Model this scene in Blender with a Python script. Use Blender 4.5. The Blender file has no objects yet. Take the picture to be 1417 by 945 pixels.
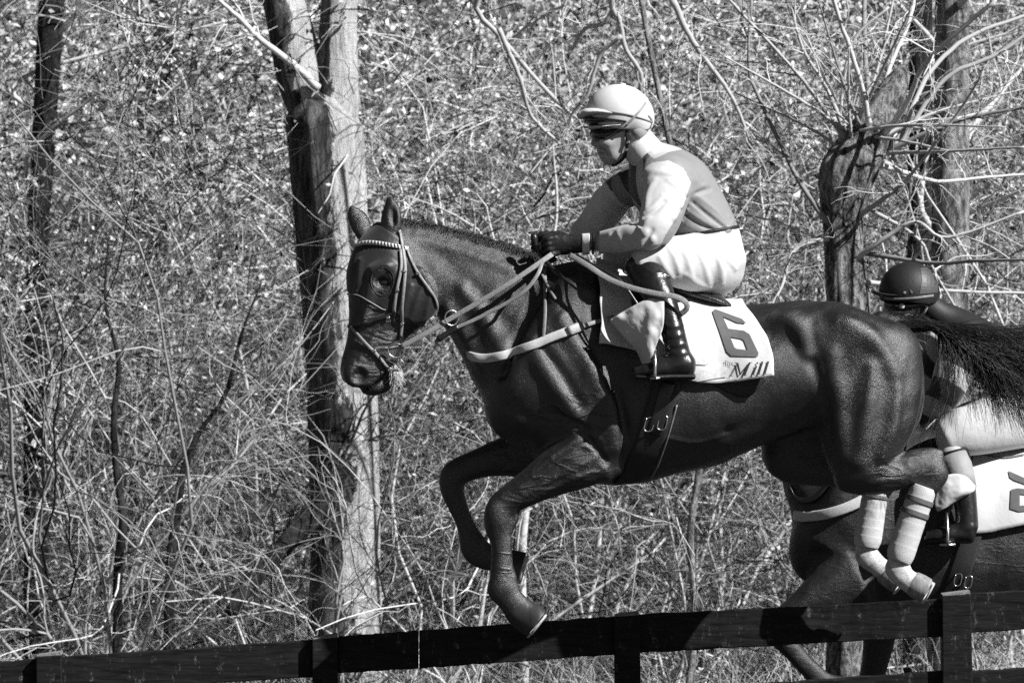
import bpy, bmesh, math, random
import numpy as np
from mathutils import Vector, Matrix, noise as mnoise
from mathutils.bvhtree import BVHTree
from mathutils.geometry import tessellate_polygon

random.seed(7)
RNG = np.random.default_rng(11)
scene = bpy.context.scene
col = scene.collection

# ------------------------------------------------------------------ camera
CAM_D, CAM_Z, PPM = 20.0, 1.86, 370.0      # camera distance (m), height (m), photo pixels per metre at the horse
CX, CY = 708.5, 472.5
cam_data = bpy.data.cameras.new('camera')
cam = bpy.data.objects.new('camera', cam_data)
col.objects.link(cam)
cam.location = (0, -CAM_D, CAM_Z)
cam.rotation_euler = (math.radians(90), 0, 0)
cam_data.sensor_width = 36.0
cam_data.lens = 36.0 * CAM_D / (1417.0 / PPM)
cam_data.clip_start = 0.5
cam_data.clip_end = 1500
cam_data.dof.use_dof = True
cam_data.dof.focus_distance = CAM_D - 0.22
cam_data.dof.aperture_fstop = 8.5
scene.camera = cam

# ------------------------------------------------------------------ light
SUN_FROM = Vector((0.67, -0.41, 0.645)).normalized()     # towards the sun
elev = math.asin(SUN_FROM.z)
world = bpy.data.worlds.new('World')
scene.world = world
world.use_nodes = True
wn = world.node_tree
wn.nodes.clear()
sky = wn.nodes.new('ShaderNodeTexSky')
sky.sky_type = 'NISHITA'
sky.sun_disc = False
sky.sun_elevation = elev
sky.air_density = 0.5          # clear, dry spring air
sky.dust_density = 0.1
sky.sun_rotation = math.atan2(SUN_FROM.x, SUN_FROM.y)
bw = wn.nodes.new('ShaderNodeSeparateColor')             # black-and-white film behind a red filter: blue skylight counts for little
bg = wn.nodes.new('ShaderNodeBackground')
bg.inputs['Strength'].default_value = 0.065
wo = wn.nodes.new('ShaderNodeOutputWorld')
wn.links.new(sky.outputs['Color'], bw.inputs['Color'])
wn.links.new(bw.outputs['Red'], bg.inputs['Color'])
wn.links.new(bg.outputs['Background'], wo.inputs['Surface'])
sun_data = bpy.data.lights.new('sun', 'SUN')
sun_data.energy = 5.0
sun_data.angle = math.radians(0.5)
sun_data.color = (1.0, 1.0, 1.0)
sun = bpy.data.objects.new('sun', sun_data)
col.objects.link(sun)
sun.rotation_euler = (-SUN_FROM).to_track_quat('-Z', 'Y').to_euler()
sun.location = SUN_FROM * 60
vs = scene.view_settings
vs.view_transform = 'Standard'
vs.look = 'None'
vs.exposure = 0.55
vs.gamma = 1.0
vs.use_curve_mapping = False
scene.cycles.use_denoising = False       # leaves the fine grain of the photograph
scene.cycles.debug_use_spatial_splits = True
scene.cycles.max_bounces = 3
scene.cycles.diffuse_bounces = 1
scene.cycles.glossy_bounces = 2
scene.cycles.transmission_bounces = 2
scene.cycles.caustics_reflective = False
scene.cycles.caustics_refractive = False

# ------------------------------------------------------------------ helpers: places
def P(u, v, Y=0.0):
    """photo pixel at depth Y (metres beyond the horse's middle) -> world point"""
    s = (CAM_D + Y) / (CAM_D * PPM)
    return np.array(((u - CX) * s, Y, CAM_Z - (v - CY) * s))

def L(px, Y=0.0):
    return px * (CAM_D + Y) / (CAM_D * PPM)

def UV(p):
    p = np.asarray(p)
    s = (CAM_D * PPM) / (CAM_D + p[..., 1])
    return CX + p[..., 0] * s, CY + (CAM_Z - p[..., 2]) * s

def ground_z(x, y):
    x = np.asarray(x, float); y = np.asarray(y, float)
    base = 0.062 * np.clip(x, -14, 14)
    t = np.clip((y - 10.5) / 24.0, 0, 1)
    bank = 11.0 * (t * t * (3 - 2 * t))
    bump = 0.09 * np.sin(x * 0.9 + 1.3 * np.sin(y * 0.5)) * np.sin(y * 0.7 + 0.4) + 0.04 * np.sin(2.3 * x + y) * np.cos(1.9 * y)
    near = np.clip((np.abs(y) - 2.0) / 4.0, 0, 1)
    return base + bank + bump * near

# ------------------------------------------------------------------ helpers: objects
def tag(o, label=None, cat=None, group=None, kind=None):
    if label: o['label'] = label
    if cat: o['category'] = cat
    if group: o['group'] = group
    if kind: o['kind'] = kind
    return o

def empty(name, loc, label=None, cat=None, group=None):
    o = bpy.data.objects.new(name, None)
    col.objects.link(o)
    o.location = loc
    o.empty_display_size = 0.2
    return tag(o, label, cat, group)

def link(name, me, mat=None, parent=None):
    o = bpy.data.objects.new(name, me)
    col.objects.link(o)
    if mat is not None:
        me.materials.append(mat)
    if parent is not None:
        o.parent = parent
        o.matrix_parent_inverse = Matrix.Translation(-Vector(parent_world(parent)))
    return o

def parent_world(p):
    v = Vector(p.location)
    q = p
    while q.parent is not None:
        q = q.parent
    # parts of parts are meshes at the origin of the thing's space
    return v if p.parent is None else Vector((0, 0, 0))

def np_mesh(name, V, Fq, smooth=True):
    """fast mesh from arrays; Fq (n,4) or (n,3)"""
    V = np.asarray(V, np.float32); Fq = np.asarray(Fq, np.int32)
    me = bpy.data.meshes.new(name)
    n, k = Fq.shape
    me.vertices.add(len(V)); me.vertices.foreach_set('co', V.ravel())
    me.loops.add(n * k); me.loops.foreach_set('vertex_index', Fq.ravel())
    me.polygons.add(n)
    me.polygons.foreach_set('loop_start', np.arange(0, n * k, k, dtype=np.int32))
    if smooth:
        me.polygons.foreach_set('use_smooth', np.ones(n, bool))
    me.update(calc_edges=True)
    return me

def attr(me, name, vals):
    a = me.attributes.new(name, 'FLOAT', 'POINT')
    a.data.foreach_set('value', np.asarray(vals, np.float32))

class MB:
    """collects swept tubes, boxes and sheets of ONE part, built as one mesh"""
    def __init__(self):
        self.v = []; self.f = []
    def add(self, verts, faces):
        o = len(self.v)
        self.v += [tuple(map(float, p)) for p in verts]
        self.f += [tuple(i + o for i in f) for f in faces]
    def sweep(self, pts, radii, sides=6, cap=True, flat=1.0, up=(0.123, 0.2, 0.97)):
        pts = np.asarray(pts, float); n = len(pts)
        radii = np.broadcast_to(np.asarray(radii, float), (n,))
        T = np.gradient(pts, axis=0); T /= np.linalg.norm(T, axis=1)[:, None] + 1e-12
        a = np.cross(T[0], up)
        if np.linalg.norm(a) < 1e-3: a = np.cross(T[0], (1, 0, 0))
        ring = []
        for i in range(n):
            a = a - T[i] * np.dot(a, T[i]); a /= np.linalg.norm(a) + 1e-12
            b = np.cross(T[i], a)
            ang = np.arange(sides) * 2 * math.pi / sides
            ring.append(pts[i] + radii[i] * (np.cos(ang)[:, None] * a + flat * np.sin(ang)[:, None] * b))
        V = np.concatenate(ring)
        F = []
        for i in range(n - 1):
            for j in range(sides):
                k = (j + 1) % sides
                F.append((i * sides + j, i * sides + k, (i + 1) * sides + k, (i + 1) * sides + j))
        if cap:
            F.append(tuple(range(sides - 1, -1, -1)))
            F.append(tuple((n - 1) * sides + j for j in range(sides)))
        self.add(V, F)
    def box(self, c, sx, sy, sz, R=None):
        vs_ = []
        for x in (-1, 1):
            for y in (-1, 1):
                for z in (-1, 1):
                    p = np.array((x * sx / 2, y * sy / 2, z * sz / 2))
                    if R is not None: p = R @ p
                    vs_.append(p + np.asarray(c))
        self.add(vs_, [(0, 1, 3, 2), (4, 6, 7, 5), (0, 4, 5, 1), (2, 3, 7, 6), (0, 2, 6, 4), (1, 5, 7, 3)])
    def build(self, name, mat, parent=None, smooth=True, bevel=0, subsurf=0, solid=0):
        me = bpy.data.meshes.new(name)
        me.from_pydata(self.v, [], self.f)
        if smooth:
            me.polygons.foreach_set('use_smooth', np.ones(len(me.polygons), bool))
        me.update()
        o = link(name, me, mat, parent)
        if solid:
            m = o.modifiers.new('solid', 'SOLIDIFY'); m.thickness = solid; m.offset = 0
        if bevel:
            m = o.modifiers.new('bevel', 'BEVEL'); m.width = bevel; m.segments = 2; m.limit_method = 'ANGLE'
        if subsurf:
            m = o.modifiers.new('sub', 'SUBSURF'); m.levels = subsurf; m.render_levels = subsurf
        return o

def spline(pts, n):
    """Catmull-Rom through rows of pts, n samples in all, evenly in chord length"""
    pts = np.asarray(pts, float)
    if len(pts) == 2:
        t = np.linspace(0, 1, n)[:, None]
        return pts[0] * (1 - t) + pts[1] * t
    q = np.vstack([2 * pts[0] - pts[1], pts, 2 * pts[-1] - pts[-2]])
    out = []
    m = 12
    for i in range(1, len(q) - 2):
        p0, p1, p2, p3 = q[i - 1], q[i], q[i + 1], q[i + 2]
        for t in np.arange(m) / m:
            out.append(0.5 * ((2 * p1) + (-p0 + p2) * t + (2 * p0 - 5 * p1 + 4 * p2 - p3) * t * t + (-p0 + 3 * p1 - 3 * p2 + p3) * t ** 3))
    out.append(pts[-1])
    out = np.array(out)
    d = np.concatenate([[0], np.cumsum(np.linalg.norm(np.diff(out[:, :min(3, out.shape[1])], axis=0), axis=1))])
    s = np.linspace(0, d[-1], n)
    return np.stack([np.interp(s, d, out[:, c]) for c in range(out.shape[1])], 1)

# ------------------------------------------------------------------ helpers: implicit bodies (fields blended smoothly, meshed by surface nets)
class Field:
    def __init__(self, lo, hi, h):
        self.h = h
        self.lo = np.asarray(lo, float)
        self.n = np.ceil((np.asarray(hi) - self.lo) / h).astype(int) + 1
        self.ax = [(self.lo[i] + h * np.arange(self.n[i])).astype(np.float32) for i in range(3)]
        self.F = np.ones(self.n, np.float32)
    def sl(self, lo, hi):
        a = np.clip(np.floor((np.asarray(lo) - self.lo) / self.h).astype(int), 0, self.n)
        b = np.clip(np.ceil((np.asarray(hi) - self.lo) / self.h).astype(int) + 1, 0, self.n)
        return tuple(slice(int(x), int(max(x, y))) for x, y in zip(a, b))
    def grid(self, s):
        return (self.ax[0][s[0]][:, None, None], self.ax[1][s[1]][None, :, None], self.ax[2][s[2]][None, None, :])
    def union(self, s, d, k):
        a = self.F[s]
        if k > 0:
            h = np.maximum(k - np.abs(a - d), 0) / k
            self.F[s] = np.minimum(a, d) - h * h * k * 0.25
        else:
            self.F[s] = np.minimum(a, d)
    def cut(self, s, d, k):
        a = self.F[s]; d = -d
        h = np.maximum(k - np.abs(a - d), 0) / k if k > 0 else 0
        self.F[s] = np.maximum(a, d) + h * h * k * 0.25
    def halfspace(self, p, n, k=0.004, s=(slice(None),) * 3):
        """keep the side n points away from"""
        n = np.asarray(n, float); n = n / np.linalg.norm(n)
        X, Y, Z = self.grid(s)
        d = ((X - p[0]) * n[0] + (Y - p[1]) * n[1] + (Z - p[2]) * n[2]).astype(np.float32)
        self.cut(s, -d, k)
    def ell(self, c, r, k=0.02, rot=0.0, yaw=0.0, sub=False, grow=0.0):
        """ellipsoid, rot turns it in the picture plane (degrees, positive lifts the right end)"""
        c = np.asarray(c, float); r = np.asarray(r, float) + grow
        m = r.max() + k + 2 * self.h
        s = self.sl(c - m, c + m)
        if min(self.F[s].shape) == 0: return
        X, Y, Z = self.grid(s)
        X = X - c[0]; Y = Y - c[1]; Z = Z - c[2]
        a = math.radians(rot); b = math.radians(yaw)
        x1 = X * math.cos(b) + Y * math.sin(b); y1 = -X * math.sin(b) + Y * math.cos(b)
        x2 = x1 * math.cos(a) + Z * math.sin(a); z2 = -x1 * math.sin(a) + Z * math.cos(a)
        q = np.sqrt((x2 / r[0]) ** 2 + (y1 / r[1]) ** 2 + (z2 / r[2]) ** 2) + 1e-6
        dist = np.sqrt(x2 * x2 + y1 * y1 + z2 * z2)
        d = np.where(q > 0.05, dist * (1 - 1 / q), -r.min()).astype(np.float32)
        (self.cut if sub else self.union)(s, d, k)
    def tube(self, st, k=0.02, n=5, wdir=(0, 1, 0), grow=0.0, cap=0.6, sub=False):
        W = np.asarray(wdir, float); W /= np.linalg.norm(W)
        c = np.array([x[0] for x in st]); Hs = [x[1] for x in st]
        rest = np.array([x[2:5] for x in st], float)
        T = np.gradient(c, axis=0) if len(c) > 2 else np.repeat((c[-1] - c[0])[None], 2, 0)
        Ho = []
        for i, h_ in enumerate(Hs):
            h_ = np.cross(W, T[i]) if h_ is None else np.asarray(h_, float)
            h_ = h_ / (np.linalg.norm(h_) + 1e-9)
            if i and np.dot(h_, Ho[-1]) < 0: h_ = -h_
            Ho.append(h_)
        data = np.hstack([c, np.array(Ho), rest])
        m = (len(st) - 1) * n + 1
        # uniform Catmull-Rom in station index
        q = np.vstack([2 * data[0] - data[1], data, 2 * data[-1] - data[-2]])
        out = []
        for i in range(1, len(q) - 2):
            p0, p1, p2, p3 = q[i - 1], q[i], q[i + 1], q[i + 2]
            for t in np.arange(n) / n:
                out.append(0.5 * ((2 * p1) + (-p0 + p2) * t + (2 * p0 - 5 * p1 + 4 * p2 - p3) * t * t + (-p0 + 3 * p1 - 3 * p2 + p3) * t ** 3))
        out.append(data[-1])
        D = np.array(out)
        c = D[:, :3]; H = D[:, 3:6]; H /= np.linalg.norm(H, axis=1)[:, None]
        rh = np.maximum(D[:, 6] + grow, 0.002); rw = np.maximum(D[:, 7] + grow, 0.002); eg = D[:, 8]
        T = np.gradient(c, axis=0)
        N = np.cross(H, W); N /= np.linalg.norm(N, axis=1)[:, None]
        sgn = np.sign((N * T).sum(1)); sgn[sgn == 0] = 1
        N *= sgn[:, None]
        rmax = np.maximum(rh, rw)
        mar = k + 2 * self.h
        lo = (c - rmax[:, None]).min(0) - mar; hi = (c + rmax[:, None]).max(0) + mar
        S = self.sl(lo, hi)
        if min(self.F[S].shape) == 0: return
        A = np.ones(self.F[S].shape, np.float32)
        off = [x.start for x in S]
        def local(lo, hi):
            s = self.sl(lo, hi)
            s = tuple(slice(max(a.start, b_.start), max(max(a.start, b_.start), min(a.stop, b_.stop))) for a, b_ in zip(s, S))
            return tuple(slice(a.start - o, a.stop - o) for a, o in zip(s, off)), s
        def ellip(dx, dy, dz, Hx, Hy, Hz, rh_, rw_, eg_, along=None, rs=None):
            hh = dx * Hx + dy * Hy + dz * Hz
            ww = dx * W[0] + dy * W[1] + dz * W[2]
            hn = hh / rh_
            rwe = rw_ * (1 - eg_ * np.clip(hn, -1, 1))
            q2 = hn * hn + (ww / rwe) ** 2
            r2 = hh * hh + ww * ww
            if along is not None:
                q2 = q2 + (along / rs) ** 2; r2 = r2 + along * along
            qq = np.sqrt(q2) + 1e-6
            return np.where(qq > 0.05, np.sqrt(r2) * (1 - 1 / qq), -np.minimum(rh_, rw_)).astype(np.float32)
        for i in range(len(c) - 1):
            j = i + 1
            r_ = max(rmax[i], rmax[j]) + mar
            ls, gs = local(np.minimum(c[i], c[j]) - r_, np.maximum(c[i], c[j]) + r_)
            X, Y, Z = self.grid(gs)
            da = (X - c[i, 0]) * N[i, 0] + (Y - c[i, 1]) * N[i, 1] + (Z - c[i, 2]) * N[i, 2]
            db = (X - c[j, 0]) * N[j, 0] + (Y - c[j, 1]) * N[j, 1] + (Z - c[j, 2]) * N[j, 2]
            ok = (da >= -1e-5) & (db <= 1e-5)
            if not ok.any(): continue
            t = np.clip(da / (da - db + 1e-9), 0, 1)
            lerp = lambda a, b: a + t * (b - a)
            d = ellip(X - lerp(c[i, 0], c[j, 0]), Y - lerp(c[i, 1], c[j, 1]), Z - lerp(c[i, 2], c[j, 2]),
                      lerp(H[i, 0], H[j, 0]), lerp(H[i, 1], H[j, 1]), lerp(H[i, 2], H[j, 2]),
                      lerp(rh[i], rh[j]), lerp(rw[i], rw[j]), lerp(eg[i], eg[j]))
            d = np.where(ok, d, 1.0).astype(np.float32)
            A[ls] = np.minimum(A[ls], d)
        for e, sg in ((0, -1), (len(c) - 1, 1)):
            r_ = rmax[e] + mar
            ls, gs = local(c[e] - r_, c[e] + r_)
            X, Y, Z = self.grid(gs)
            X = X - c[e, 0]; Y = Y - c[e, 1]; Z = Z - c[e, 2]
            al = X * N[e, 0] + Y * N[e, 1] + Z * N[e, 2]
            rs = max(min(rh[e], rw[e]) * cap, 0.003)
            d = ellip(X, Y, Z, H[e, 0], H[e, 1], H[e, 2], rh[e], rw[e], eg[e], al, rs)
            d = np.where(al * sg >= -1e-5, d, 1.0).astype(np.float32)
            A[ls] = np.minimum(A[ls], d)
        (self.cut if sub else self.union)(S, A, k)
    def mesh(self):
        F = self.F
        s = F < 0
        nx, ny, nz = F.shape
        cnt = np.zeros((nx - 1, ny - 1, nz - 1), np.int8)
        offs = [(a, b, c) for a in (0, 1) for b in (0, 1) for c in (0, 1)]
        for a, b, c in offs:
            cnt += s[a:nx - 1 + a, b:ny - 1 + b, c:nz - 1 + c]
        act = (cnt > 0) & (cnt < 8)
        idx = np.argwhere(act)
        ids = np.full(act.shape, -1, np.int32)
        ids[act] = np.arange(len(idx))
        vals = np.stack([F[idx[:, 0] + a, idx[:, 1] + b, idx[:, 2] + c] for a, b, c in offs], 1).astype(np.float64)
        vals = np.clip(vals, -3 * self.h, 3 * self.h)
        oo = np.array(offs, float)
        acc = np.zeros((len(idx), 3)); w = np.zeros(len(idx))
        for i in range(8):
            for j in range(i + 1, 8):
                if np.abs(oo[i] - oo[j]).sum() != 1: continue
                m = (vals[:, i] < 0) != (vals[:, j] < 0)
                t = vals[m, i] / (vals[m, i] - vals[m, j])
                acc[m] += oo[i] + t[:, None] * (oo[j] - oo[i]); w[m] += 1
        V = self.lo + self.h * (idx + acc / w[:, None])
        quads = []
        for axis in range(3):
            o1, o2 = [(1, 2), (2, 0), (0, 1)][axis]
            sa = [slice(None)] * 3; sb = [slice(None)] * 3
            sa[axis] = slice(0, -1); sb[axis] = slice(1, None)
            a = s[tuple(sa)]; b = s[tuple(sb)]
            e = np.argwhere(a != b)
            ok = (e[:, o1] > 0) & (e[:, o2] > 0) & (e[:, o1] < F.shape[o1] - 1) & (e[:, o2] < F.shape[o2] - 1)
            e = e[ok]
            fl = a[tuple(e.T)]
            d1 = np.zeros(3, int); d1[o1] = 1
            d2 = np.zeros(3, int); d2[o2] = 1
            g = lambda q: ids[tuple(q.T)]
            q = np.stack([g(e - d1 - d2), g(e - d2), g(e), g(e - d1)], 1)
            q[~fl] = q[~fl][:, ::-1]
            quads.append(q)
        Q = np.concatenate(quads)
        Q = Q[(Q >= 0).all(1)]
        return V, Q

def relax(V, Q, it=2, lam=0.5):
    """Taubin-like smoothing of a quad mesh"""
    e = np.concatenate([Q[:, [0, 1]], Q[:, [1, 2]], Q[:, [2, 3]], Q[:, [3, 0]]])
    for k in range(it * 2):
        l = lam if k % 2 == 0 else -lam * 1.03
        acc = np.zeros_like(V); cnt = np.zeros(len(V))
        for c in range(3):
            acc[:, c] = np.bincount(e[:, 0], V[e[:, 1], c], len(V)) + np.bincount(e[:, 1], V[e[:, 0], c], len(V))
        cnt = np.bincount(e[:, 0], minlength=len(V)) + np.bincount(e[:, 1], minlength=len(V))
        V = V + l * (acc / np.maximum(cnt, 1)[:, None] - V)
    return V

def C(u, v, Y, r, w, egg=0.0):
    return [P(u, v, Y), None, L(r, Y), w, egg]

def PR(uA, vA, uB, vB, Y, w, egg=0.0):
    a = P(uA, vA, Y); b = P(uB, vB, Y)
    return [(a + b) / 2, a - b, np.linalg.norm(a - b) / 2, w, egg]

class Surf:
    """surfaces that straps and prints are laid on"""
    def __init__(self, *meshes):
        V = []; F = []; o = 0
        for v, q in meshes:
            V.append(np.asarray(v)); F.append(np.asarray(q) + o); o += len(v)
        V = np.concatenate(V)
        polys = []
        for q in F: polys += q.tolist()
        self.t = BVHTree.FromPolygons(V.tolist(), polys)
    def hit(self, u, v, guess=-0.1):
        o = Vector((0, -CAM_D, CAM_Z)); d = (Vector(P(u, v, 0.0)) - o).normalized()
        h = self.t.ray_cast(o, d)
        if h[0] is None:
            h = self.t.find_nearest(Vector(P(u, v, guess)))
        n = h[1]
        if n.dot(d) > 0.3: n = -n
        return np.array(h[0]), np.array(n)
    def near(self, p):
        h = self.t.find_nearest(Vector(p))
        return np.array(h[0]), np.array(h[1])

def ribbon(pts, nrm, width, thick, closed=False):
    """flat strap through pts, lying flat against normals nrm"""
    pts = np.asarray(pts, float); nrm = np.asarray(nrm, float)
    n = len(pts)
    T = np.gradient(pts, axis=0); T /= np.linalg.norm(T, axis=1)[:, None] + 1e-12
    for _ in range(3):
        nrm[1:-1] = (nrm[:-2] + 2 * nrm[1:-1] + nrm[2:]) / 4
    nrm = nrm - T * (nrm * T).sum(1)[:, None]
    nrm /= np.linalg.norm(nrm, axis=1)[:, None] + 1e-12
    B = np.cross(T, nrm)
    width = np.broadcast_to(np.asarray(width, float), (n,))[:, None]
    prof = [(-.5, 0), (-.5, .6), (-.38, 1), (.38, 1), (.5, .6), (.5, 0)]
    V = np.concatenate([pts + B * width * a + nrm * thick * b for a, b in prof]).reshape(len(prof), n, 3).transpose(1, 0, 2).reshape(-1, 3)
    k = len(prof); F = []
    for i in range(n - 1 + (1 if closed else 0)):
        j = (i + 1) % n
        for a in range(k):
            b = (a + 1) % k
            F.append((i * k + a, i * k + b, j * k + b, j * k + a))
    if not closed:
        F.append(tuple(range(k - 1, -1, -1))); F.append(tuple((n - 1) * k + a for a in range(k)))
    return V, F

def strap(name, path, width, thick, mat, parent, surf, gap=0.003, n=30, guess=-0.1, mirror=None):
    """strap laid on a surface along a path seen in the photograph; mirror=Yc carries on along the far side"""
    uv = spline(np.array(path, float), n)
    pts = []; nr = []
    for u, v in uv:
        p, m = surf.hit(u, v, guess)
        pts.append(p + m * gap); nr.append(m)
    pts = np.array(pts); nr = np.array(nr)
    for _ in range(2):
        pts[1:-1] = (pts[:-2] + 2 * pts[1:-1] + pts[2:]) / 4
    if mirror is not None:
        q = pts.copy(); q[:, 1] = 2 * mirror - q[:, 1]
        qn = nr.copy(); qn[:, 1] *= -1
        for i in range(len(q)):
            a, b = surf.near(q[i]); q[i] = a + b * gap; qn[i] = b
        pts = np.concatenate([pts, q[::-1]]); nr = np.concatenate([nr, qn[::-1]])
        for _ in range(2):
            pts[1:-1] = (pts[:-2] + 2 * pts[1:-1] + pts[2:]) / 4
    V, F = ribbon(pts, nr, width, thick)
    mb = MB(); mb.add(V, F)
    return mb.build(name, mat, parent), pts, nr

def ring(name, c, r, wire, mat, parent, normal=(0, -1, 0), sx=1.0, n=20):
    nrm = np.asarray(normal, float); nrm /= np.linalg.norm(nrm)
    a = np.cross(nrm, (0.1, 0.05, 1)); a /= np.linalg.norm(a); b = np.cross(nrm, a)
    ang = np.linspace(0, 2 * math.pi, n + 1)
    pts = np.asarray(c) + r * (sx * np.cos(ang)[:, None] * a + np.sin(ang)[:, None] * b)
    mb = MB(); mb.sweep(pts, wire, 6, cap=False)
    return mb.build(name, mat, parent)

# ------------------------------------------------------------------ materials (all neutral: the photograph is black and white)
def new_mat(name):
    m = bpy.data.materials.new(name); m.use_nodes = True
    nt = m.node_tree
    b = nt.nodes['Principled BSDF']
    return m, nt, b

def node(nt, t, **kw):
    n = nt.nodes.new(t)
    for k, v in kw.items():
        if hasattr(n, k): setattr(n, k, v)
        else: n.inputs[k].default_value = v
    return n

def ramp(nt, fac, stops, interp='LINEAR'):
    r = nt.nodes.new('ShaderNodeValToRGB')
    r.color_ramp.interpolation = interp
    el = r.color_ramp.elements
    while len(el) < len(stops): el.new(0.5)
    for e, (p, v) in zip(el, stops):
        e.position = p; e.color = (v, v, v, 1)
    nt.links.new(fac, r.inputs['Fac'])
    return r.outputs['Color']

def coords(nt, scale=(1, 1, 1), rot=(0, 0, 0)):
    tc = nt.nodes.new('ShaderNodeTexCoord')
    mp = nt.nodes.new('ShaderNodeMapping')
    mp.inputs['Scale'].default_value = scale
    mp.inputs['Rotation'].default_value = rot
    nt.links.new(tc.outputs['Object'], mp.inputs['Vector'])
    return mp.outputs['Vector']

def noise(nt, vec, scale, detail=4, rough=0.6, dist=0.0):
    n = node(nt, 'ShaderNodeTexNoise')
    n.inputs['Scale'].default_value = scale
    n.inputs['Detail'].default_value = detail
    n.inputs['Roughness'].default_value = rough
    n.inputs['Distortion'].default_value = dist
    nt.links.new(vec, n.inputs['Vector'])
    return n.outputs['Fac']

def bump(nt, b, height, strength=0.3, dist=0.01, prev=None):
    n = node(nt, 'ShaderNodeBump')
    n.inputs['Strength'].default_value = strength
    n.inputs['Distance'].default_value = dist
    nt.links.new(height, n.inputs['Height'])
    if prev is not None: nt.links.new(prev, n.inputs['Normal'])
    nt.links.new(n.outputs['Normal'], b.inputs['Normal'])
    return n.outputs['Normal']

def simple(name, c, rough=0.5, var=0.25, nscale=30, bstr=0.15, bscale=120, spec=0.5, metallic=0.0, stretch=(1, 1, 1), bdist=0.004, coat=0.0, sheen=0.0):
    m, nt, b = new_mat(name)
    vec = coords(nt, stretch)
    f = noise(nt, vec, nscale, 5)
    nt.links.new(ramp(nt, f, [(0.25, c * (1 - var)), (0.75, min(1, c * (1 + var)))]), b.inputs['Base Color'])
    b.inputs['Roughness'].default_value = rough
    b.inputs['Specular IOR Level'].default_value = spec
    b.inputs['Metallic'].default_value = metallic
    b.inputs['Coat Weight'].default_value = coat
    b.inputs['Sheen Weight'].default_value = sheen
    if bstr: bump(nt, b, noise(nt, vec, bscale, 4), bstr, bdist)
    return m
# ================================================================== the setting
def island_mat(name, lo, hi, rough=0.8, spec=0.2, dark=.25):
    m, nt, b = new_mat(name)
    g = nt.nodes.new('ShaderNodeNewGeometry')
    nt.links.new(ramp(nt, g.outputs['Random Per Island'], [(0.0, lo * dark), (0.28, lo * dark * 1.4), (0.40, (lo + hi) * 0.4), (1.0, hi)]), b.inputs['Base Color'])
    b.inputs['Roughness'].default_value = rough
    b.inputs['Specular IOR Level'].default_value = spec
    return m

def bark_mat(name, dark, pale, scale=9.0, side=None, zs=0.3):
    """rough, flaking bark; side: the pale tone painted on the sunward side to look lit (attribute 'strip')"""
    m, nt, b = new_mat(name)
    vec = coords(nt, (1, 1, zs))
    w = noise(nt, vec, scale, 9, 0.72, 0.9)
    f = noise(nt, vec, scale * 3.1, 7, 0.75, 0.5)
    fine = noise(nt, coords(nt, (1, 1, 0.7)), scale * 9, 4, 0.7)
    avg = nt.nodes.new('ShaderNodeMath'); avg.operation = 'MULTIPLY_ADD'
    nt.links.new(f, avg.inputs[0]); avg.inputs[1].default_value = 0.55; nt.links.new(w, avg.inputs[2])
    tone = ramp(nt, avg.outputs['Value'], [(0.62, dark), (0.74, (dark + pale) * .35), (0.86, pale), (0.98, pale * 1.2)])
    mul = nt.nodes.new('ShaderNodeMixRGB'); mul.blend_type = 'MULTIPLY'; mul.inputs['Fac'].default_value = 0.8
    nt.links.new(tone, mul.inputs['Color1']); nt.links.new(ramp(nt, fine, [(0.3, 0.45), (0.65, 1.0)]), mul.inputs['Color2'])
    colour = mul.outputs['Color']
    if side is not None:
        a = nt.nodes.new('ShaderNodeAttribute'); a.attribute_name = 'lit_side'
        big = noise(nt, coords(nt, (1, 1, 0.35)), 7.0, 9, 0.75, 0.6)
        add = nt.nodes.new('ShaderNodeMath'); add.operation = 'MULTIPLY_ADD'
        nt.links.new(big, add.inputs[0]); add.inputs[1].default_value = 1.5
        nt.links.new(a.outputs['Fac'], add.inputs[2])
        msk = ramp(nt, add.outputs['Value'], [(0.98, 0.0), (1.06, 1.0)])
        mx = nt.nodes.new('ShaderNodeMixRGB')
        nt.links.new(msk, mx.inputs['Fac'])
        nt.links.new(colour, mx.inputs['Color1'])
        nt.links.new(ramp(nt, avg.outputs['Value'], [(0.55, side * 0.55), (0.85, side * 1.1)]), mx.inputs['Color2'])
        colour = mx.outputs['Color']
    nt.links.new(colour, b.inputs['Base Color'])
    b.inputs['Roughness'].default_value = 0.9
    b.inputs['Specular IOR Level'].default_value = 0.2
    bump(nt, b, avg.outputs['Value'], 1.0, 0.05)
    return m

M_bark_pale = bark_mat('grey_bark', 0.08, 0.62, 18, zs=.35)
M_bark_lit_side = bark_mat('flaking_bark_lit_side', 0.012, 0.22, 13, 0.68, zs=.22)  # sunlit right side of the trunk is painted into the colour
M_bark_dark = bark_mat('dark_bark', 0.012, 0.07, 9)
M_bark_willow = bark_mat('willow_bark', 0.015, 0.62, 22, zs=0.4)
M_twig = island_mat('bare_twig', 0.20, 0.95)
M_twig_dark = island_mat('dark_twig', 0.04, 0.5)
M_twig_pale = island_mat('pale_twig', 0.5, 0.9, dark=.6)
M_leaf = island_mat('dry_bud_and_leaf', 0.25, 0.88, 0.6)
M_leaf2 = island_mat('leaf_litter', 0.2, 0.85, 0.7)
M_grass = island_mat('dry_grass_blade', 0.12, 0.8, 0.7)

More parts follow.
